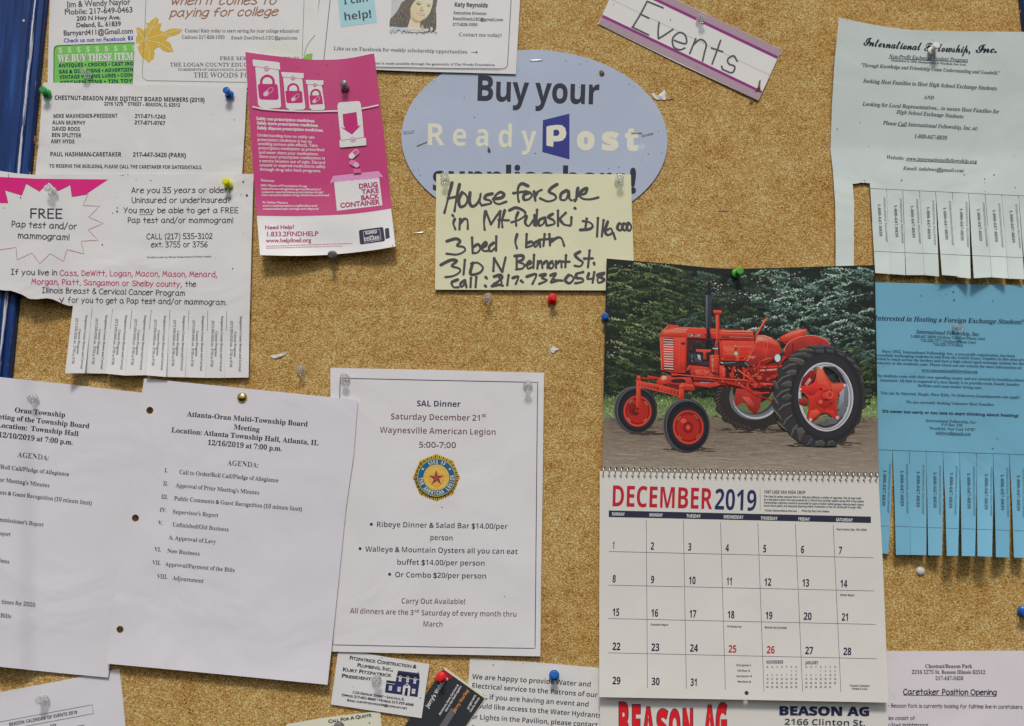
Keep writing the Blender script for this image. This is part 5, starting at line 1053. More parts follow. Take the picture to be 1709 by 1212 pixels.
# packed dirt road
for k in range(1500):
    y = rnd(703, 784); g = rnd(-1, 1); tone = mixc((108, 96, 84), (148, 138, 124), min(1, max(0, (y - 700) / 90 + g * .28)))
    blotch(rnd(1008, 1466), y, rnd(3, 24), rnd(.4, 1.5), tone, rnd(-.04, .08))
for k in range(260): blotch(rnd(1008, 1466), rnd(702, 784), rnd(.4, 1.8), rnd(.3, .8), mixc((70, 62, 54), (176, 168, 156), random.random()))
for (x, y, w2) in ((1120, 714, 60), (1250, 716, 90), (1380, 712, 60), (1040, 706, 20)):
    for k in range(24): blotch(x + rnd(-w2, w2) * .8, y + rnd(-3, 3), rnd(5, 20), rnd(.6, 1.5), (92, 80, 68), .02)
I.build('scenery_print', cal, INKG)

I = Ink(hp, .24, .004)
MQ = Q(990, 420, 3.19); AQ = Q(1100, 500, 6.732); BQ = Q(1260, 540, 5.51); CQ = Q(1010, 600, 6.735)
RD = (192, 48, 34); RL = (230, 98, 72); RM = (156, 36, 28); RK = (88, 24, 22); RX_ = (60, 20, 20); BK = (36, 37, 42)
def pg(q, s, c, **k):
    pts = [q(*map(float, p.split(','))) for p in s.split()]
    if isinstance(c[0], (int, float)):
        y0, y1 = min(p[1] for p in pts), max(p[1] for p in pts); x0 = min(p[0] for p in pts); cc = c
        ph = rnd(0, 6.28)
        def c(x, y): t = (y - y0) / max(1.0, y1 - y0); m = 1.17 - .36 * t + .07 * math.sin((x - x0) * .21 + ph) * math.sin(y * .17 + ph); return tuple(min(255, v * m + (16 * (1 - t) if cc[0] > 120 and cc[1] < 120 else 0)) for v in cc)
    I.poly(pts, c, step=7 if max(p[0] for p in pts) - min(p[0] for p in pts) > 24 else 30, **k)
def ls(q, s, w_, c, **k): I.line([q(*map(float, p.split(','))) for p in s.split()], w_, c, step=6, **k)
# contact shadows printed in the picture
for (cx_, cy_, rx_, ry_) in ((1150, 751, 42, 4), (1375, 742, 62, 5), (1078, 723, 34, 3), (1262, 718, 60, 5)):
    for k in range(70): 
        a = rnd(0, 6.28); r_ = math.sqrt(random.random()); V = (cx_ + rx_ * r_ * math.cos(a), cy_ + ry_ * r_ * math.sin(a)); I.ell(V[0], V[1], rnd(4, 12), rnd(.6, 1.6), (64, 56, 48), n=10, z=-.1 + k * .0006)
# far rear wheel
def wheel_far():
    cx_, cy_, rx_, ry_ = 1255, 668, 62, 50
    t_ = []
    for k in range(64):
        a = k * 2 * math.pi / 64; m = 1 + (.035 if k % 4 < 2 else -.02); t_.append((cx_ + rx_ * m * math.cos(a), cy_ + ry_ * m * math.sin(a)))
    I.poly(t_, (44, 41, 40))
    for k in range(20):
        a = 1.6 + k * .13; x, y = cx_ + (rx_ - 1) * math.cos(a), cy_ + (ry_ - 1) * math.sin(a)
        I.line([(x, y), (x + 10 * math.cos(a + 2.4), y + 8 * math.sin(a + 2.6))], 2, (74, 68, 62)); I.line([(x, y + 1.6), (x + 10 * math.cos(a + 2.4), y + 1.6 + 8 * math.sin(a + 2.6))], .7, (24, 23, 24))
    I.ell(1259, 664, 42, 37, (96, 98, 104)); I.ell(1262, 664, 39, 35.5, (168, 172, 180)); I.ell(1261, 662.5, 37.5, 34, (104, 108, 118)); I.ell(1259, 660, 36, 32.5, (60, 62, 66)); I.ell(1256, 659, 34, 31, (92, 108, 70)); I.ell(1255, 651, 33, 24, (36, 40, 36))
    
    pg(AQ, "870,1000 1000,980 1160,1050 1140,1160 1140,1212 1080,1300 1010,1240 960,1150 860,1205 840,1130", (140, 34, 28)); pg(AQ, "930,1090 1010,1100 1080,1180 1060,1212 1000,1180", (168, 60, 52))
wheel_far()
# engine and frame
pg(AQ, "320,440 700,440 1000,480 1380,640 1340,1000 1240,1060 1000,1010 640,985 400,970 320,900", (62, 26, 24))
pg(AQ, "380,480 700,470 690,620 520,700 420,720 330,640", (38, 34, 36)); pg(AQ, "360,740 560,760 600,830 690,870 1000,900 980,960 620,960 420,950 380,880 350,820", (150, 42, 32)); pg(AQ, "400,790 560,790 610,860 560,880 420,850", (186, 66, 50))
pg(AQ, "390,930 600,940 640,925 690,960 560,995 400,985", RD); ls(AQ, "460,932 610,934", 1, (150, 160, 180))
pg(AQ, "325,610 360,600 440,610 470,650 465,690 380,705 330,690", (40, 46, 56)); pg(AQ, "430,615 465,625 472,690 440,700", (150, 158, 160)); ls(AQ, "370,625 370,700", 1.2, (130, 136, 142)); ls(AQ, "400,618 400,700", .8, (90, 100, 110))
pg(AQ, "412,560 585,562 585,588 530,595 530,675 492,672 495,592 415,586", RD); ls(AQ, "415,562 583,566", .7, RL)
pg(AQ, "330,745 355,735 350,790 315,800 300,810 305,785", RD)
# far axle knuckle and front axle
pg(CQ, "475,178 610,200 612,222 560,218 540,226 480,205", RM); ls(CQ, "405,212 500,210 610,214", 1.4, RD)
pg(AQ, "390,640 400,700 470,730 560,740 560,700 480,690", (54, 58, 62))
# far front wheel
def front(cx_, cy_, rx_, ry_, hx, hy, hr, rot, near):
    I.ell(cx_, cy_, rx_, ry_, (50, 50, 54), rot, 48); I.ell(cx_ - 1.6, cy_ - .6, rx_ - 1.6, ry_ - 1.2, (96, 94, 90), rot, 48); I.ell(cx_ - .2, cy_ + .2, rx_ - 2.1, ry_ - 1.8, (56, 56, 60), rot, 48)
    I.ell(cx_ + 1.2, cy_ + .4, rx_ - 4.2, ry_ - 2.4, (84, 86, 90), rot, 48); I.ell(cx_ + 2.2, cy_ + .9, rx_ - 4.8, ry_ - 3.2, (27, 29, 34), rot, 48)
    I.ell(hx, hy, hr * .92 + 3.6, hr + 5, (34, 37, 44), rot, 40); I.ell(hx, hy, hr * .9, hr, (190, 46, 34), rot, 40); I.ell(hx, hy, hr * .9 - 1.4, hr - 1.5, (216, 70, 50), rot, 40); I.ell(hx + .3, hy - .6, hr * .9 - 2.6, hr - 2.8, (124, 28, 24), rot, 40)
    I.ell(hx - (.6 if near else -.4), hy + .4, hr * .68, hr * .74, (160, 36, 30), rot, 36)
    for a in ((-2.4, -.9, .7, 2.3) if near else (-2.2, -.7, .8, 2.4)):
        p = [(hx + hr * .73 * math.cos(a + d_), hy + hr * .8 * math.sin(a + d_)) for d_ in (-.2, 0, .2)]; I.line(p, 1.3, (120, 140, 110) if not near else (112, 120, 84))
front(*CQ(340, 565), 36.5, 39.5, *CQ(363, 582), 26, 0, False)
I.ell(*CQ(310, 560), 8, 10, (120, 26, 24)); I.ell(*CQ(345, 585), 6, 7, (90, 22, 22))
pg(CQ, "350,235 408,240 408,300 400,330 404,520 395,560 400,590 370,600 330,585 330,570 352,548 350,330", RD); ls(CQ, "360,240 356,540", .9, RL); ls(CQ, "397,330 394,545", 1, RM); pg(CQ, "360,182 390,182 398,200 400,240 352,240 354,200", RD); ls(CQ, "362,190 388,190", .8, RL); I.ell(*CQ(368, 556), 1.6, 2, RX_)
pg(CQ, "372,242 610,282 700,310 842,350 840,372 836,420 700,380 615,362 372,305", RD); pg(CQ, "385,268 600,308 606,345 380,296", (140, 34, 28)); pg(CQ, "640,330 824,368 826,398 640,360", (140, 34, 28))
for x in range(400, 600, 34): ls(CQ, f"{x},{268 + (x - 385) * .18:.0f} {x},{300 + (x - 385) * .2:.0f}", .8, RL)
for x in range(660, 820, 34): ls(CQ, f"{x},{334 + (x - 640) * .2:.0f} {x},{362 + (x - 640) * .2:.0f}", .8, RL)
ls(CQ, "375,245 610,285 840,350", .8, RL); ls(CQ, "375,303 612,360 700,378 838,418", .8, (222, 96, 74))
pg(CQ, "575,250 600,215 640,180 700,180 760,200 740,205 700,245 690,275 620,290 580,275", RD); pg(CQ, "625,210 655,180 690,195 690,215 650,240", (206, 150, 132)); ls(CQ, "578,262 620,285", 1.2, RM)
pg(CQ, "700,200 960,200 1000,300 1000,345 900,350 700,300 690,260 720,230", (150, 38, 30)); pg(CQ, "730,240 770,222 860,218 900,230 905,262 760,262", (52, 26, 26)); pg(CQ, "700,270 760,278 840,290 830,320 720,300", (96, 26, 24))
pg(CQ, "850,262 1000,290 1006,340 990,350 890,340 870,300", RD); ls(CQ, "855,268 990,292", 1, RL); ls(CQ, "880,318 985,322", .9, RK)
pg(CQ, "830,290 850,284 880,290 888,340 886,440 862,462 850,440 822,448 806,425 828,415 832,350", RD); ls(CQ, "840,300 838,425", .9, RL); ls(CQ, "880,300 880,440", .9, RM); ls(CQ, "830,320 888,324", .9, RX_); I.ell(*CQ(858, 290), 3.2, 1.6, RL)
# near front wheel
front(*CQ(910, 745), 39.3, 45, *CQ(934, 762), 28.5, -.06, True)
I.ell(*CQ(930, 765), 9, 10.5, (140, 30, 28)); I.ell(*CQ(932, 765), 7.5, 9, (110, 24, 24)); I.ell(*CQ(932, 765), 4.6, 5.4, (176, 46, 38)); I.ell(*CQ(932, 762), 2.6, 3, (214, 84, 66)); I.ell(*CQ(880, 690), 5, 4, (196, 76, 62))
# radiator shell, grille, hood
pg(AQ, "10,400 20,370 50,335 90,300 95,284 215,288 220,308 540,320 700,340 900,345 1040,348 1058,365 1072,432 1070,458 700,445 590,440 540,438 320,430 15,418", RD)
pg(AQ, "60,345 180,330 320,335 300,372 120,380 40,388", (216, 100, 78)); pg(AQ, "95,284 215,288 218,306 150,306 70,326", (186, 46, 34)); ls(AQ, "220,312 520,326 700,345 1035,352", .9, (232, 120, 92)); ls(AQ, "15,404 320,418 540,424", .8, RM)
ls(AQ, "590,372 1058,388", 1.6, (218, 96, 72)); ls(AQ, "680,408 1066,420", .9, (72, 44, 44)); ls(AQ, "680,416 1068,428", .7, (200, 140, 124)); ls(AQ, "690,426 1070,436", .8, (70, 40, 40)); pg(AQ, "690,400 780,404 790,422 690,420", (120, 60, 60)); pg(AQ, "690,325 740,325 740,340 695,340", RM)
ls(AQ, "500,388 590,392", .8, BK); ls(AQ, "505,404 590,408", .8, BK)
for dx, c in ((1.6, (48, 30, 32)), (0, (190, 170, 166))): I.text("CASE", 'sansb', AQ(314 + dx, 414 + dx), AQ(470 + dx, 420 + dx), 4.6, c, w=.02)
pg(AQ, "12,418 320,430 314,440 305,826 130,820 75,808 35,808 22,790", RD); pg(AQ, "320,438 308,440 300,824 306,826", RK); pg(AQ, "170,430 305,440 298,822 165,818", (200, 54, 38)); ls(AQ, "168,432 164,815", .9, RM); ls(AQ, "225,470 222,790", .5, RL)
pg(AQ, "45,432 162,436 160,800 60,795", (52, 30, 30))
for k in range(13):
    y = 446 + k * 27.4; ls(AQ, f"{46 + k * .9:.0f},{y:.0f} {161 - k * .1:.0f},{y + 7:.0f}", 1.45, (206, 178, 172)); ls(AQ, f"{46 + k * .9:.0f},{y + 9:.0f} {161 - k * .1:.0f},{y + 16:.0f}", .8, (120, 60, 56))
pg(AQ, "245,482 295,480 292,508 248,508", (80, 40, 40)); ls(AQ, "12,420 30,800", 1.6, RL); ls(AQ, "30,803 130,818 300,824", 1.2, RM)
# side panel, tank, seat
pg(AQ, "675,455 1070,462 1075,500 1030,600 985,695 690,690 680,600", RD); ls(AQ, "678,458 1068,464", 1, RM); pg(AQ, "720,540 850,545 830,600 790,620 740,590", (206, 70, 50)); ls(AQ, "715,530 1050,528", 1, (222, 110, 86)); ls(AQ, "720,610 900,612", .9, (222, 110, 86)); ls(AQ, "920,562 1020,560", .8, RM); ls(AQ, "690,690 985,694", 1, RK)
pg(AQ, "850,515 868,512 876,570 852,575", (70, 72, 50)); ls(AQ, "858,514 862,530", 1.4, (226, 214, 150)); I.ell(*AQ(864, 606), 3.4, 3.4, (110, 170, 120)); I.ell(*AQ(864, 606), 2, 1.5, (190, 214, 190))
for p in ((710, 668), (962, 664)): I.ell(*AQ(*p), 1, 1, (200, 120, 104))
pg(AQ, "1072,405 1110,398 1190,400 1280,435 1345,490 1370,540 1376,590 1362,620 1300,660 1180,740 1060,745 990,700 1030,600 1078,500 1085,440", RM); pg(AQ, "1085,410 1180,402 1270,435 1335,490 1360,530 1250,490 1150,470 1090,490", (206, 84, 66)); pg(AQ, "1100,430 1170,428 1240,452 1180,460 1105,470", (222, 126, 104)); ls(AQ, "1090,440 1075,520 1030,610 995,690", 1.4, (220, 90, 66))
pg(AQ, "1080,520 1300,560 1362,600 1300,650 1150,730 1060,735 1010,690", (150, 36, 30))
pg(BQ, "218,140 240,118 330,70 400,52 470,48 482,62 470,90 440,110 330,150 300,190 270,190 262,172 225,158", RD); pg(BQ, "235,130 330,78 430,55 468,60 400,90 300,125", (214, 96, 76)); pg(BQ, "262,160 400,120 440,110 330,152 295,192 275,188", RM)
pg(AQ, "1075,400 1195,205 1218,212 1105,400 1085,440 1070,430", RD); ls(AQ, "1090,395 1200,212", .9, (232, 128, 104)); I.ell(*AQ(1208, 208), 2.2, 1.8, RL)
# steering wheel, levers
I.line([AQ(1100, 108), AQ(1160, 102), AQ(1230, 122), AQ(1300, 160), AQ(1345, 205), AQ(1356, 245)], 1.5, (30, 32, 38), smooth=True); I.line([AQ(1100, 108), AQ(1125, 150), AQ(1190, 200), AQ(1270, 250), AQ(1320, 266), AQ(1350, 250)], .8, (46, 50, 54), smooth=True); ls(AQ, "1208,206 1140,120", .7, (50, 54, 58)); ls(AQ, "1215,210 1340,215", .7, (50, 54, 58))
ls(AQ, "1186,395 1172,500 1180,560 1205,655", .9, (196, 70, 54)); ls(AQ, "1220,440 1216,530 1200,600", .7, (214, 100, 80)); I.ell(*AQ(1188, 392), 1.7, 1.5, (40, 34, 36))
# fender
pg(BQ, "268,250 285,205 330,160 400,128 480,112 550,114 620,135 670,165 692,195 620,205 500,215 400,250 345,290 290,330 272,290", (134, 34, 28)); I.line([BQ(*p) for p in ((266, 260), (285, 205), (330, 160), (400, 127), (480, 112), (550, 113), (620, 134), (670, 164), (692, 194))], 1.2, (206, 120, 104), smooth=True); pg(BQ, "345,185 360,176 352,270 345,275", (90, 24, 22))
# transmission clutter
pg(AQ, "990,700 1180,740 1360,700 1400,760 1340,860 1280,900 1220,1000 1100,990 980,950", (112, 30, 26))
for s, w_, c in (("1140,790 1100,840 1130,890", 3.4, RD), ("1130,760 1400,748", 3, RD), ("1130,800 1380,786", 2.4, (214, 92, 74)), ("1140,795 1330,780", 1.4, (232, 160, 140)), ("1115,760 1130,700 1170,675 1220,672", 2.2, RD), ("1170,690 1210,660 1265,660", 1.2, RL), ("1200,900 1330,840", 4, (168, 40, 32)), ("1120,945 1290,955", 3.8, RD), ("1120,940 1290,948", 1, RL),
               ("990,640 1085,640 1050,665", 2, (190, 110, 96)), ("880,640 980,640", 3.2, RD), ("885,650 845,760 815,850", 4.6, RD), ("895,650 860,750", 1, RL), ("930,720 960,820 950,900", 3.4, RD), ("880,785 1040,900 1085,950", 3.0, (210, 76, 58)), ("950,770 1010,850 1075,940", 3.6, RD), ("975,710 1010,660 1060,650", 1.6, (180, 120, 110)), ("1010,780 1080,770 1120,800", 2.4, RM), ("1050,1060 1240,1045", 2.4, RD), ("1040,1060 1200,1110 1290,1140", 2, RM),
               ("700,920 900,960 1000,1010 1050,1040", 4.2, (170, 42, 32)), ("1290,880 1330,850", 3, RD), ("1350,720 1420,640", 3.6, RD), ("1330,700 1400,630", 1, RL)):
    ls(AQ, s, w_, c)
I.ell(*AQ(818, 852), 4, 4, RD); I.ell(*AQ(880, 650), 3, 3, RL); I.ell(*AQ(935, 725), 3.6, 3.6, RD); I.ell(*AQ(1030, 960), 7.5, 8, (186, 46, 36)); I.ell(*AQ(1045, 965), 5.4, 6.6, (92, 28, 26)); I.ell(*AQ(1085, 960), 5, 5, RD); I.ell(*AQ(1125, 965), 4, 4.4, RM); I.ell(*AQ(1130, 880), 4.4, 3.6, RD)
pg(AQ, "680,690 1000,700 1010,740 960,760 700,740", (50, 40, 42)); ls(AQ, "690,705 720,715", 1.8, (206, 180, 170)); ls(AQ, "730,715 860,705", 1.6, (70, 120, 130)); ls(AQ, "960,705 1000,740", 1.4, (90, 150, 160)); pg(AQ, "680,740 730,745 748,800 740,880 690,905 676,860", RD); ls(AQ, "690,760 715,775 725,860", 1, RL)
for k in range(120):
    x, y = rnd(700, 1320), rnd(740, 990); c = random.choice([RD, RM, RL, RK, RX_, (222, 130, 110)]); l_ = rnd(8, 34); a = rnd(-.6, 1.2); ls(AQ, f"{x:.0f},{y:.0f} {x + l_ * math.cos(a):.0f},{y + l_ * math.sin(a):.0f}", rnd(.6, 1.8), c)
for k in range(30):
    x, y = rnd(350, 680), rnd(700, 900); ls(AQ, f"{x:.0f},{y:.0f} {x + rnd(8, 30):.0f},{y + rnd(-8, 8):.0f}", rnd(.5, 1.4), random.choice([RM, RK, RL, (46, 40, 44), RD]))
ls(AQ, "135,838 200,842 420,866 700,892 1000,912", 1.9, (200, 58, 44)); ls(AQ, "200,838 420,861 700,886 1000,906", .6, RL); pg(AQ, "135,830 205,832 210,855 140,858", RD)
# air cleaner, intake stack, exhaust
pg(AQ, "570,625 674,620 680,800 670,825 590,820 568,800", RD); pg(AQ, "590,628 610,626 612,815 594,812", RL); pg(AQ, "650,622 674,620 680,800 658,818", RM); ls(AQ, "575,770 676,772", .8, RK)
pg(AQ, "635,170 676,172 678,450 664,480 662,620 622,620 622,520 645,470 638,420", RD); ls(AQ, "645,175 646,440 630,520", 1.1, RL); ls(AQ, "670,175 672,440 656,520", 1.1, RM); ls(AQ, "600,550 662,552", 1.8, (150, 190, 200)); pg(AQ, "608,125 620,118 690,118 702,126 702,150 690,165 620,165 608,148", RD); ls(AQ, "612,130 700,132", 1, RL); ls(AQ, "615,152 696,154", 1, RM)
pg(AQ, "518,-60 588,-60 586,322 516,320", (46, 50, 60)); pg(AQ, "525,-60 545,-60 542,318 524,318", (84, 88, 98)); pg(AQ, "516,-62 592,-62 592,-50 516,-50", (30, 32, 38)); pg(AQ, "545,-200 580,-200 584,-60 540,-60", (30, 32, 38)); pg(AQ, "536,322 570,322 574,380 590,440 600,500 560,545 525,540 530,450", (26, 27, 32)); pg(AQ, "524,315 590,317 588,326 524,324", (66, 70, 78))
for s, w_, c in (("305,440 300,824", 1.0, (70, 26, 24)), ("672,458 684,690", 1.2, (84, 26, 24)), ("314,430 540,440", 1.0, (84, 26, 24)), ("586,444 672,452", 1.0, (84, 26, 24)), ("1058,366 1074,440 1074,500", 1.0, (96, 28, 24)), ("690,694 985,698", 1.4, (50, 22, 22)), ("22,795 130,822 300,828", 1.2, (96, 28, 24)), ("95,300 60,340 20,372", .8, (240, 150, 126)), ("170,330 320,336", 1.6, (236, 150, 128)), ("700,356 1040,364", 1.0, (238, 150, 126)), ("1100,412 1180,408 1260,440", 1.4, (240, 160, 140)), ("700,480 700,670", .7, (150, 36, 28)), ("730,650 960,655", .7, (150, 36, 28)), ("400,905 620,925", 1.2, (80, 26, 26)), ("392,965 560,992", 1.2, (84, 28, 26))): ls(AQ, s, w_, c)
for k in range(70):
    x, y = rnd(330, 700), rnd(445, 720); ls(AQ, f"{x:.0f},{y:.0f} {x + rnd(4, 26):.0f},{y + rnd(-12, 12):.0f}", rnd(.4, 1.2), random.choice([(30, 28, 32), (52, 46, 48), (120, 44, 38), (96, 100, 104), (70, 30, 28)]))
# lamp
I.ell(*BQ(222, 318), 5.4, 7.2, (34, 44, 70)); I.ell(*BQ(208, 318), 5.6, 7.0, (110, 130, 130)); I.ell(*BQ(208, 318), 4.6, 6.0, (186, 204, 198)); ls(BQ, "215,355 214,400 220,430", 1.4, BK)
# near rear wheel
def ring(cx_, cy_, rx_, ry_, rot=0, n=72): return [(cx_ + rx_ * math.cos(t) * math.cos(rot) - ry_ * math.sin(t) * math.sin(rot), cy_ + rx_ * math.cos(t) * math.sin(rot) + ry_ * math.sin(t) * math.cos(rot)) for t in [k * 2 * math.pi / n for k in range(n)]]
tyre = "440,232 500,205 560,196 640,196 720,212 800,245 870,300 925,345 965,410 985,470 1002,540 1012,620 1010,700 1018,760 985,790 978,860 965,905 930,930 915,960 918,1000 880,1012 845,1040 840,1072 800,1080 755,1092 750,1118 690,1128 560,1130 470,1118 400,1085 340,1035 280,975 230,920 190,850 165,770 160,700 185,650 165,560 172,530 205,525 210,470 205,410 245,400 262,360 300,330 330,300 360,262 400,240"
rimh = [BQ(*p) for p in ring(650, 675, 252, 318, -.06)]
holeo = [BQ(*p) for p in ring(640, 680, 218, 285, -.04)]
I.lay += .01
I.poly([BQ(*map(float, p.split(','))) for p in tyre.split()], (50, 49, 50), step=30, holes=[holeo])
I.poly([BQ(*p) for p in ring(655, 665, 335, 432, -.05)], (38, 38, 41), step=30, holes=[holeo]); I.poly([BQ(*p) for p in ring(655, 668, 300, 385, -.05)], (44, 44, 47), step=30, holes=[holeo])
lug = ["400,245 455,228 530,240 560,262 500,262 420,262", "330,300 400,272 470,270 535,290 520,318 480,322 440,300 360,310", "312,318 380,318 450,342 460,362 430,388 400,380 360,352 315,350", "250,420 320,375 380,370 380,380 320,400 262,440", "290,450 330,430 380,432 378,470 340,485 300,478", "208,545 250,495 320,470 340,480 270,510 215,552", "245,560 300,530 335,540 340,585 290,590 250,580", "165,530 190,528 212,600 200,620 182,600", "195,680 245,625 320,600 325,612 260,640 205,685", "250,680 300,650 335,665 325,700 290,718 258,708", "160,655 205,720 212,745 190,740 162,700", "215,800 260,750 330,730 335,742 280,770 228,815", "168,780 235,860 240,882 215,862 175,812", "262,930 285,880 340,840 350,852 310,890 280,940", "205,900 270,960 290,985 262,972 215,930", "335,1030 350,970 385,930 400,945 375,985 360,1040", "415,1090 400,1020 385,960 440,955 470,1000 450,1010", "480,1120 520,1045 480,1030 545,1060 520,1125", "560,1128 560,1085 620,1070 650,1090 640,1130", "680,1128 672,1085 720,1075 745,1092 740,1125",
       "505,205 560,198 632,212 640,235 560,240 520,225", "555,245 628,240 625,270 590,278 570,270", "612,198 680,200 728,222 725,240 660,232 640,215", "655,240 722,245 716,270 680,275 665,262", "745,240 820,262 822,280 760,258", "762,265 820,285 805,305 775,290", "838,305 905,335 915,352 880,348", "850,320 905,350 890,362 862,345", "908,380 960,410 968,430 930,435 915,410", "975,480 1000,535 975,540"]
for k, s in enumerate(lug): pg(BQ, s, (74, 71, 67) if k % 2 == 0 and k < 20 else (60, 63, 69)); ls(BQ, ' '.join(s.split()[-3:]), .9, (22, 22, 24)); ls(BQ, ' '.join(s.split()[:3]), .7, (128, 122, 108) if k < 16 else (96, 100, 108))
# rim seen through and the inner hub
I.poly(rimh, (152, 156, 166), step=30, holes=[holeo]); I.line([BQ(*p) for p in ring(655, 675, 246, 312, -.06)], 1.1, (206, 210, 216), closed=True); I.line([BQ(*p) for p in ring(650, 677, 232, 298, -.05)], 1.3, (112, 116, 126), closed=True); I.line([BQ(*p) for p in ring(645, 678, 224, 290, -.05)], .9, (196, 200, 208), closed=True)
pg(BQ, "640,395 700,420 760,480 800,560 820,650 800,740 760,820 700,870 640,900 560,915 640,945 740,920 810,850 850,740 862,640 845,540 800,460 740,400", (104, 108, 118)); pg(BQ, "780,600 820,600 820,720 780,790 755,790 775,700", (128, 132, 142)); pg(BQ, "640,390 740,400 800,470 840,560 800,545 760,480 700,425", (46, 44, 48)); pg(BQ, "535,410 560,402 640,398 600,440 545,470", (50, 92, 70))
pg(BQ, "420,560 440,500 500,440 550,420 560,470 520,560 470,590 425,600", (120, 30, 28)); pg(BQ, "455,560 500,500 520,520 480,575", (196, 130, 128)); pg(BQ, "400,690 480,690 490,740 420,755 405,740", (130, 30, 26))
pg(BQ, "570,405 600,398 628,420 640,450 690,530 720,548 800,543 832,555 828,580 770,650 748,700 752,780 768,860 765,880 740,885 700,850 660,820 610,828 560,870 520,900 490,895 473,870 490,800 500,740 490,690 450,640 410,625 412,578 500,568 540,545 560,500", (190, 42, 32))
pg(BQ, "578,410 600,408 622,425 650,500 700,590 690,620 640,560 600,560 570,540 568,470", (212, 76, 56)); pg(BQ, "420,582 500,574 560,560 600,600 540,660 500,660 450,632 415,618", (176, 34, 28)); pg(BQ, "700,560 820,556 822,575 760,640 720,650", (206, 66, 48)); pg(BQ, "560,640 740,620 735,720 700,760 640,790 580,760 540,700", (160, 34, 28)); pg(BQ, "490,870 510,800 570,790 600,815 540,868 500,890", (206, 60, 44)); pg(BQ, "640,800 720,800 755,870 740,880 690,835", (170, 36, 30))
I.ell(*BQ(660, 664), 10, 10, (150, 34, 30)); pg(BQ, "620,640 690,615 716,640 715,690 640,700 615,670", (200, 52, 40)); I.ell(*BQ(690, 655), 5.6, 6.4, (222, 84, 64)); I.ell(*BQ(690, 655), 3.4, 4, (168, 40, 34)); pg(BQ, "625,690 672,694 668,712 640,708", (92, 26, 24))
for p, r_, c in (((605, 605), 2.4, RK), ((603, 720), 3.4, (214, 90, 70)), ((698, 735), 1.4, RK), ((705, 615), 1.4, RK), ((610, 405), 2.6, (180, 170, 172)), ((826, 568), 2.6, (180, 176, 180)), ((758, 865), 3, (200, 150, 140)), ((512, 885), 2.6, (190, 170, 170)), ((418, 605), 1.8, (190, 190, 196))): I.ell(*BQ(*p), r_, r_, c, n=12)
I.build('tractor_print', cal, INKG)

# ------------------------------------------------------------------ pins
def lathe(name, prof, mat, n=20):
    vs, fs = [], []
    for (r, z) in prof:
        for k in range(n): a = k * 2 * math.pi / n; vs.append((r * math.cos(a), r * math.sin(a), z))
    for i in range(len(prof) - 1):
        for k in range(n): fs.append((i * n + k, i * n + (k + 1) % n, (i + 1) * n + (k + 1) % n, (i + 1) * n + k))
    fs.append(tuple(range(n))[::-1]); fs.append(tuple((len(prof) - 1) * n + k for k in range(n)))
    me = bpy.data.meshes.new(name); me.from_pydata([tuple(MM * c for c in v) for v in vs], [], fs); me.materials.append(mat); me.polygons.foreach_set('use_smooth', [True] * len(fs)); me.update()
    return me
PROF = [(2.6, 2.0), (4.2, 2.05), (4.75, 2.4), (4.9, 2.9), (4.7, 3.4), (4.0, 3.8), (3.0, 4.3), (2.35, 5.2), (2.1, 6.8), (2.15, 8.6), (2.5, 9.8), (3.2, 10.5), (3.75, 10.9), (3.95, 11.5), (3.8, 12.1), (3.2, 12.35), (1.2, 12.4)]
NEED = metal('steel', (205, 205, 208), .25)
needle_me = lathe('needle', [(.1, -7), (.5, -5), (.5, 2.6)], NEED, 8)
def clearmat():
    m = plastic('clear_plastic', (255, 255, 255), .04, .75); t = m.node_tree; t.nodes['Principled BSDF'].inputs['IOR'].default_value = 1.45
    tr = t.nodes.new('ShaderNodeBsdfTransparent'); mx = t.nodes.new('ShaderNodeMixShader'); mx.inputs[0].default_value = .6; tr.inputs[0].default_value = (.97, .97, .97, 1)
    t.links.new(tr.outputs[0], mx.inputs[1]); t.links.new(t.nodes['Principled BSDF'].outputs[0], mx.inputs[2]); t.links.new(mx.outputs[0], t.nodes['Material Output'].inputs[0])
    return m
HM = {'clear': lathe('pin_head', PROF, clearmat(), 24)}
for nme, c in (('green', (40, 140, 66)), ('blue', (24, 84, 160)), ('yellow', (222, 214, 40)), ('red', (206, 26, 34)), ('white', (206, 200, 190)), ('lime', (70, 150, 50)), ('smoke', (120, 112, 118))):
    HM[nme] = lathe('pin_head', PROF, plastic(nme + '_plastic', c, .22, .0 if nme != 'smoke' else .4), 24)
def pin(x, y, key, colour, label, tilt=(0, 0), scale=1.0, lift=0.0, group='push pins on the cork board'):
    h_ = 0.0 if key is None else float(SHEETS[key][1](x, y)) if isinstance(key, str) else key * MM
    e = empty('push_pin', P(x, y, h_ + lift * MM), label, 'push pin', group); n = Vector((math.tan(R(tilt[0])), -1, math.tan(R(tilt[1]))))
    e.rotation_euler = n.to_track_quat('Z', 'Y').to_euler(); e.scale = (scale,) * 3
    for nm, me in (('pin_head', HM[colour]), ('needle', needle_me)):
        o = bpy.data.objects.new(nm, me); COL.objects.link(o); o.parent = e
pin(148, 127, 'buy', 'clear', 'clear push pin over the green lettering of the antiques flyer', (-4, 4))
pin(80, 158, 'park', 'green', 'dark green push pin beside the blue frame, in the corner of the typed member list')
pin(384.5, 160.5, 'park', 'blue', 'blue push pin in the top right corner of the typed member list', (-6, 6))
pin(576, 147.5, 'pink', 'smoke', 'smoky clear push pin in the magenta flyer', (0, 6), .9)
pin(1167, 36, 'events', 'clear', 'clear push pin in the top edge of the Events strip', (8, 6), .92)
pin(1553.5, 88, 'intl', 'white', 'opaque white push pin in the title of the grey green notice', (8, 10))
pin(90, 322, 'mam', 'clear', 'clear push pin in the starburst of the health screening notice', (-8, 6))
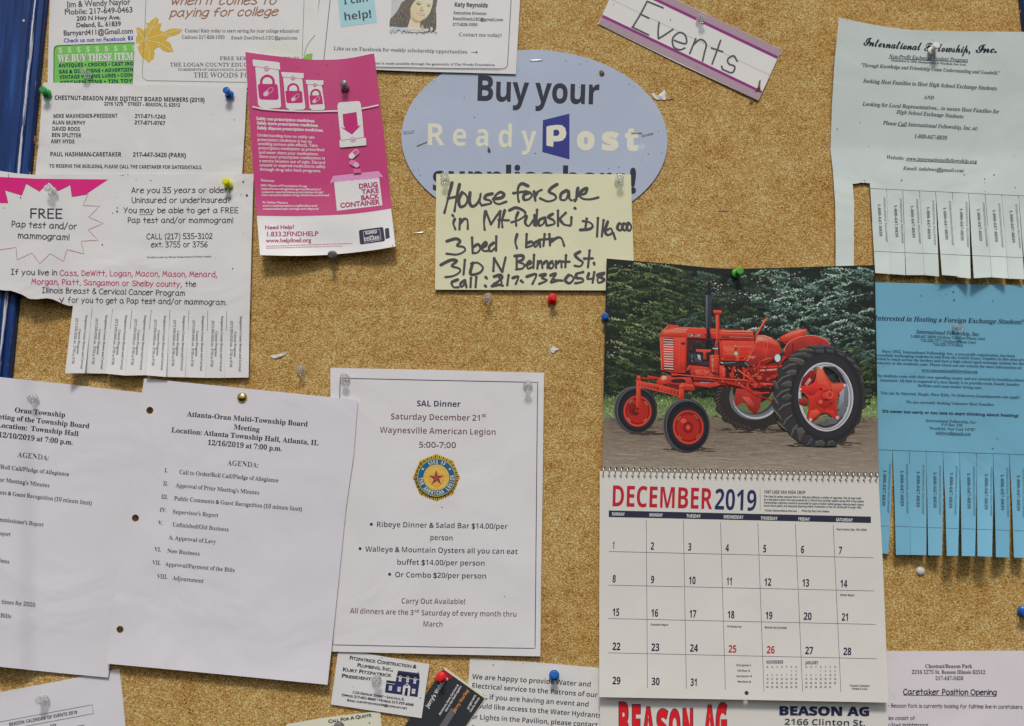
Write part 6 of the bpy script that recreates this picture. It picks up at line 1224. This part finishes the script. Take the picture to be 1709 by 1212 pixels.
pin(381.8, 309, 'mam', 'yellow', 'yellow push pin at the top right of the health screening notice')
pin(556, 426, 3.0, 'smoke', 'greyish push pin under the bottom edge of the magenta flyer', (0, -14), .95, 3.5)
pin(742.8, 300, 'note', 'clear', 'clear push pin in the top left corner of the yellow card'); pin(1032.5, 303, 'note', 'clear', 'clear push pin in the top right corner of the yellow card', (4, 5))
pin(814, 499.5, None, 'clear', 'clear push pin in bare cork below the yellow card', (4, 0)); pin(920.5, 501.5, None, 'red', 'red push pin in bare cork below the yellow card', (6, 2))
pin(1227, 457.5, 8.0, 'lime', 'bright green push pin in the top edge of the wall calendar', (12, 0)); pin(1011.5, 530.5, .5, 'blue', 'blue push pin mostly hidden behind the left edge of the calendar', (-10, -4), .9)
pin(504, 619, None, 'clear', 'clear push pin in bare cork above the agenda and dinner poster'); pin(576.5, 633, 'sal', 'clear', 'clear push pin in the top left corner of the dinner poster', (2, 2))
pin(881, 643, 'sal', 'clear', 'clear push pin in the top right corner of the dinner poster', (-2, -8)); pin(57, 665, 'oran', 'clear', 'clear push pin in the township agenda at the left edge', (10, -8))
pin(1592, 546.5, 'blue', 'clear', 'clear push pin leaning right on the title of the blue notice', (20, -16), .92); pin(1706, 1020, None, 'blue', 'blue push pin in bare cork at the right edge', (-14, -4), 1.05)
pin(628, 1134.5, 'fitz', 'clear', 'clear push pin in the white construction card', (8, 6)); pin(925, 1127, 'water', 'blue', 'blue push pin in the water and electrical notice', (-3, 8), 1.0)
pin(76.5, 1170, 'bcal', 'clear', 'clear push pin leaning left in the events calendar sheet', (-6, 12)); pin(567, 1214, 'quote', 'smoke', 'grey push pin in the beige quote card at the bottom edge', (0, 12)); pin(737.5, 1130, 'jerry', 'red', 'red push pin on the corner of the dark welding card', (-6, 4), 1.0)
# thumb tacks
DOME = [(5.0, 0.2), (5.1, .5), (4.9, 1.2), (4.3, 2.0), (3.3, 2.7), (2.0, 3.15), (.8, 3.35)]
for nm, mt, x, y, k, lb in (('thumb_tack', metal('brass', (176, 158, 96), .28), 404.3, 663.6, 'multi', 'round brass tack holding the township agenda'), ('thumb_tack', plastic('aged_white', (186, 186, 184), .5), 1536, 953, None, 'domed white tack alone on the cork under the blue tabs')):
    e = empty(nm, P(x, y, float(SHEETS[k][1](x, y)) if k else .3 * MM), lb, 'tack'); e.rotation_euler = Vector((0, -1, 0)).to_track_quat('Z', 'Y').to_euler()
    for n2, me in (('tack_head', lathe('tack_head', DOME, mt, 24)), ('needle', needle_me)):
        o = bpy.data.objects.new(n2, me); COL.objects.link(o); o.parent = e
        if n2 == 'needle': o.scale = (1, 1, .5)
        elif mt.name != 'brass': o.scale = (.86, .86, .86)
# staples: crown and two legs bent from one wire
STM = metal('staple_steel', (196, 196, 200), .3); STD = metal('dull_staple_steel', (120, 112, 104), .5)
def staple(x0, y0, x1, y1, hb_, mat, label, up_=.7):
    a = P(x0, y0, hb_ * MM); b = P(x1, y1, hb_ * MM); c = (a + b) / 2; d_ = b - a; L_ = float(np.linalg.norm(d_)); u = d_ / L_; v = np.array([-u[2], 0, u[0]]); n_ = np.array([0, -1, 0])
    pts = [a - n_ * 2.0 * MM, a + n_ * up_ * .75 * MM, a + u * L_ * .06 + n_ * up_ * MM, b - u * L_ * .06 + n_ * up_ * MM, b + n_ * up_ * .75 * MM, b - n_ * 2.0 * MM]
    tg = [n_, n_ + u, u + n_ * .3, u - n_ * .3, u - n_, -n_]; vs, fs = [], []
    for p, t_ in zip(pts, tg):
        t_ = t_ / np.linalg.norm(t_); s_ = np.cross(t_, v)
        for k in range(6): q = k * math.pi / 3; vs.append(p + (v * math.cos(q) * .42 + s_ * math.sin(q) * .26) * MM)
    for i in range(5):
        for k in range(6): fs.append((i * 6 + k, i * 6 + (k + 1) % 6, (i + 1) * 6 + (k + 1) % 6, (i + 1) * 6 + k))
    o = mesh_obj('staple', vs, fs, mat, None, True); tagit(o, label, 'staple', 'staples left in the board')
staple(689, 390, 707.5, 388, 0, STM, 'bright silver staple in cork between magenta flyer and yellow card')
staple(489, 443.5, 508.5, 440.5, 0, STD, 'dull staple in the cork shadow under the magenta flyer')
staple(673.5, 221, 690.5, 218.5, 2.8, STD, 'staple at the left tip of the oval sign', .9)
staple(696, 244.5, 712.5, 237, 1.6, STD, 'slanting staple by the first letter of the cream lettering', .9)
staple(885, 101.5, 905, 100.5, 1.6, STM, 'staple near the top of the oval sign', .7)
staple(1053.5, 222, 1071, 222.5, 1.6, STD, 'staple over the last cream letter on the oval sign', .8)
staple(1071.5, 226, 1090, 222.5, 2.2, STD, 'slanting staple near the right tip of the oval sign', .8)
staple(14.3, 290.5, 15, 298.5, 18.4, STD, 'upright staple in the pink corner of the health screening notice', .7)
staple(1110.5, 166.5, 1125, 165, 0, STD, 'staple beside the torn scrap right of the oval sign', .9)
staple(1198, 352.5, 1216, 352, 0, STD, 'dark staple pressed into the cork above the calendar', .4)
# torn scraps still stuck to the cork
SCR = paper_mat('scrap_paper', (214, 208, 200), .7, .3)
def scrap(poly, h_, label, name='paper_scrap', mat=SCR, cat='scrap'):
    cx_ = sum(p[0] for p in poly) / len(poly); cy_ = sum(p[1] for p in poly) / len(poly)
    hh = hf(h_, ('g', cx_, cy_, 5, 4, 1.2), ('w', .5, 2.5, 2.2, cx_)); o = sheet_mesh(name, [poly], hh, mat, None, 2.2, .15); tagit(o, label, cat)
scrap([Q3(*p) for p in [(900, 540), (915, 545), (935, 558), (955, 540), (975, 523), (982, 545), (978, 582), (955, 580), (935, 582), (915, 572), (903, 556)]], 1.0, 'torn white scrap stuck to the cork right of the oval sign')
scrap([(450, 594), (458, 592), (468, 591.5), (476, 588), (480, 587.5), (476, 592), (470, 594.5), (462, 597.5), (456, 598), (452, 596)], .8, 'thin torn white scrap on the cork above the right hand agenda')
scrap([(917, 583), (921, 581), (923, 577.5), (926, 581), (934, 582), (928, 585), (923, 590), (920, 587)], .8, 'small torn white scrap on the cork above the dinner poster')
scrap([(1003, 1098), (1004, 1098), (1004, 1099)], .2, 'speck') if False else None
BRN = paper_mat('brown_debris', (104, 82, 60), .9, .3)
scrap([(1000, 119), (1004, 117), (1008, 120), (1009, 124), (1005, 125), (1001, 123)], 2.2, 'brown crumb stuck to the top of the oval sign', 'cork_crumb', BRN, 'crumb')
scrap([(814, 245), (817, 247), (819, 252), (817, 254), (814, 251)], 2.2, 'dark crumb stuck on the oval sign under a cream letter', 'cork_crumb', BRN, 'crumb')
scrap([Q3(*p) for p in [(1500, 528), (1515, 510), (1524, 470), (1534, 465), (1530, 500), (1532, 520), (1524, 532)]], 3.2, 'brown torn crumb at the lower corner of the Events strip', 'cork_crumb', BRN, 'crumb')
scrap([(1253, 166), (1257, 164), (1256, 171), (1253, 175), (1252, 171)], .6, 'grey crumb on the cork under the Events strip', 'cork_crumb', BRN, 'crumb')
scrap([(57, 226), (61, 228), (62, 236), (58, 241), (56, 234)], 7.0, 'dusty crumb on the blue frame beside the typed list', 'cork_crumb', BRN, 'crumb')

bpy.data.objects.remove(fo)
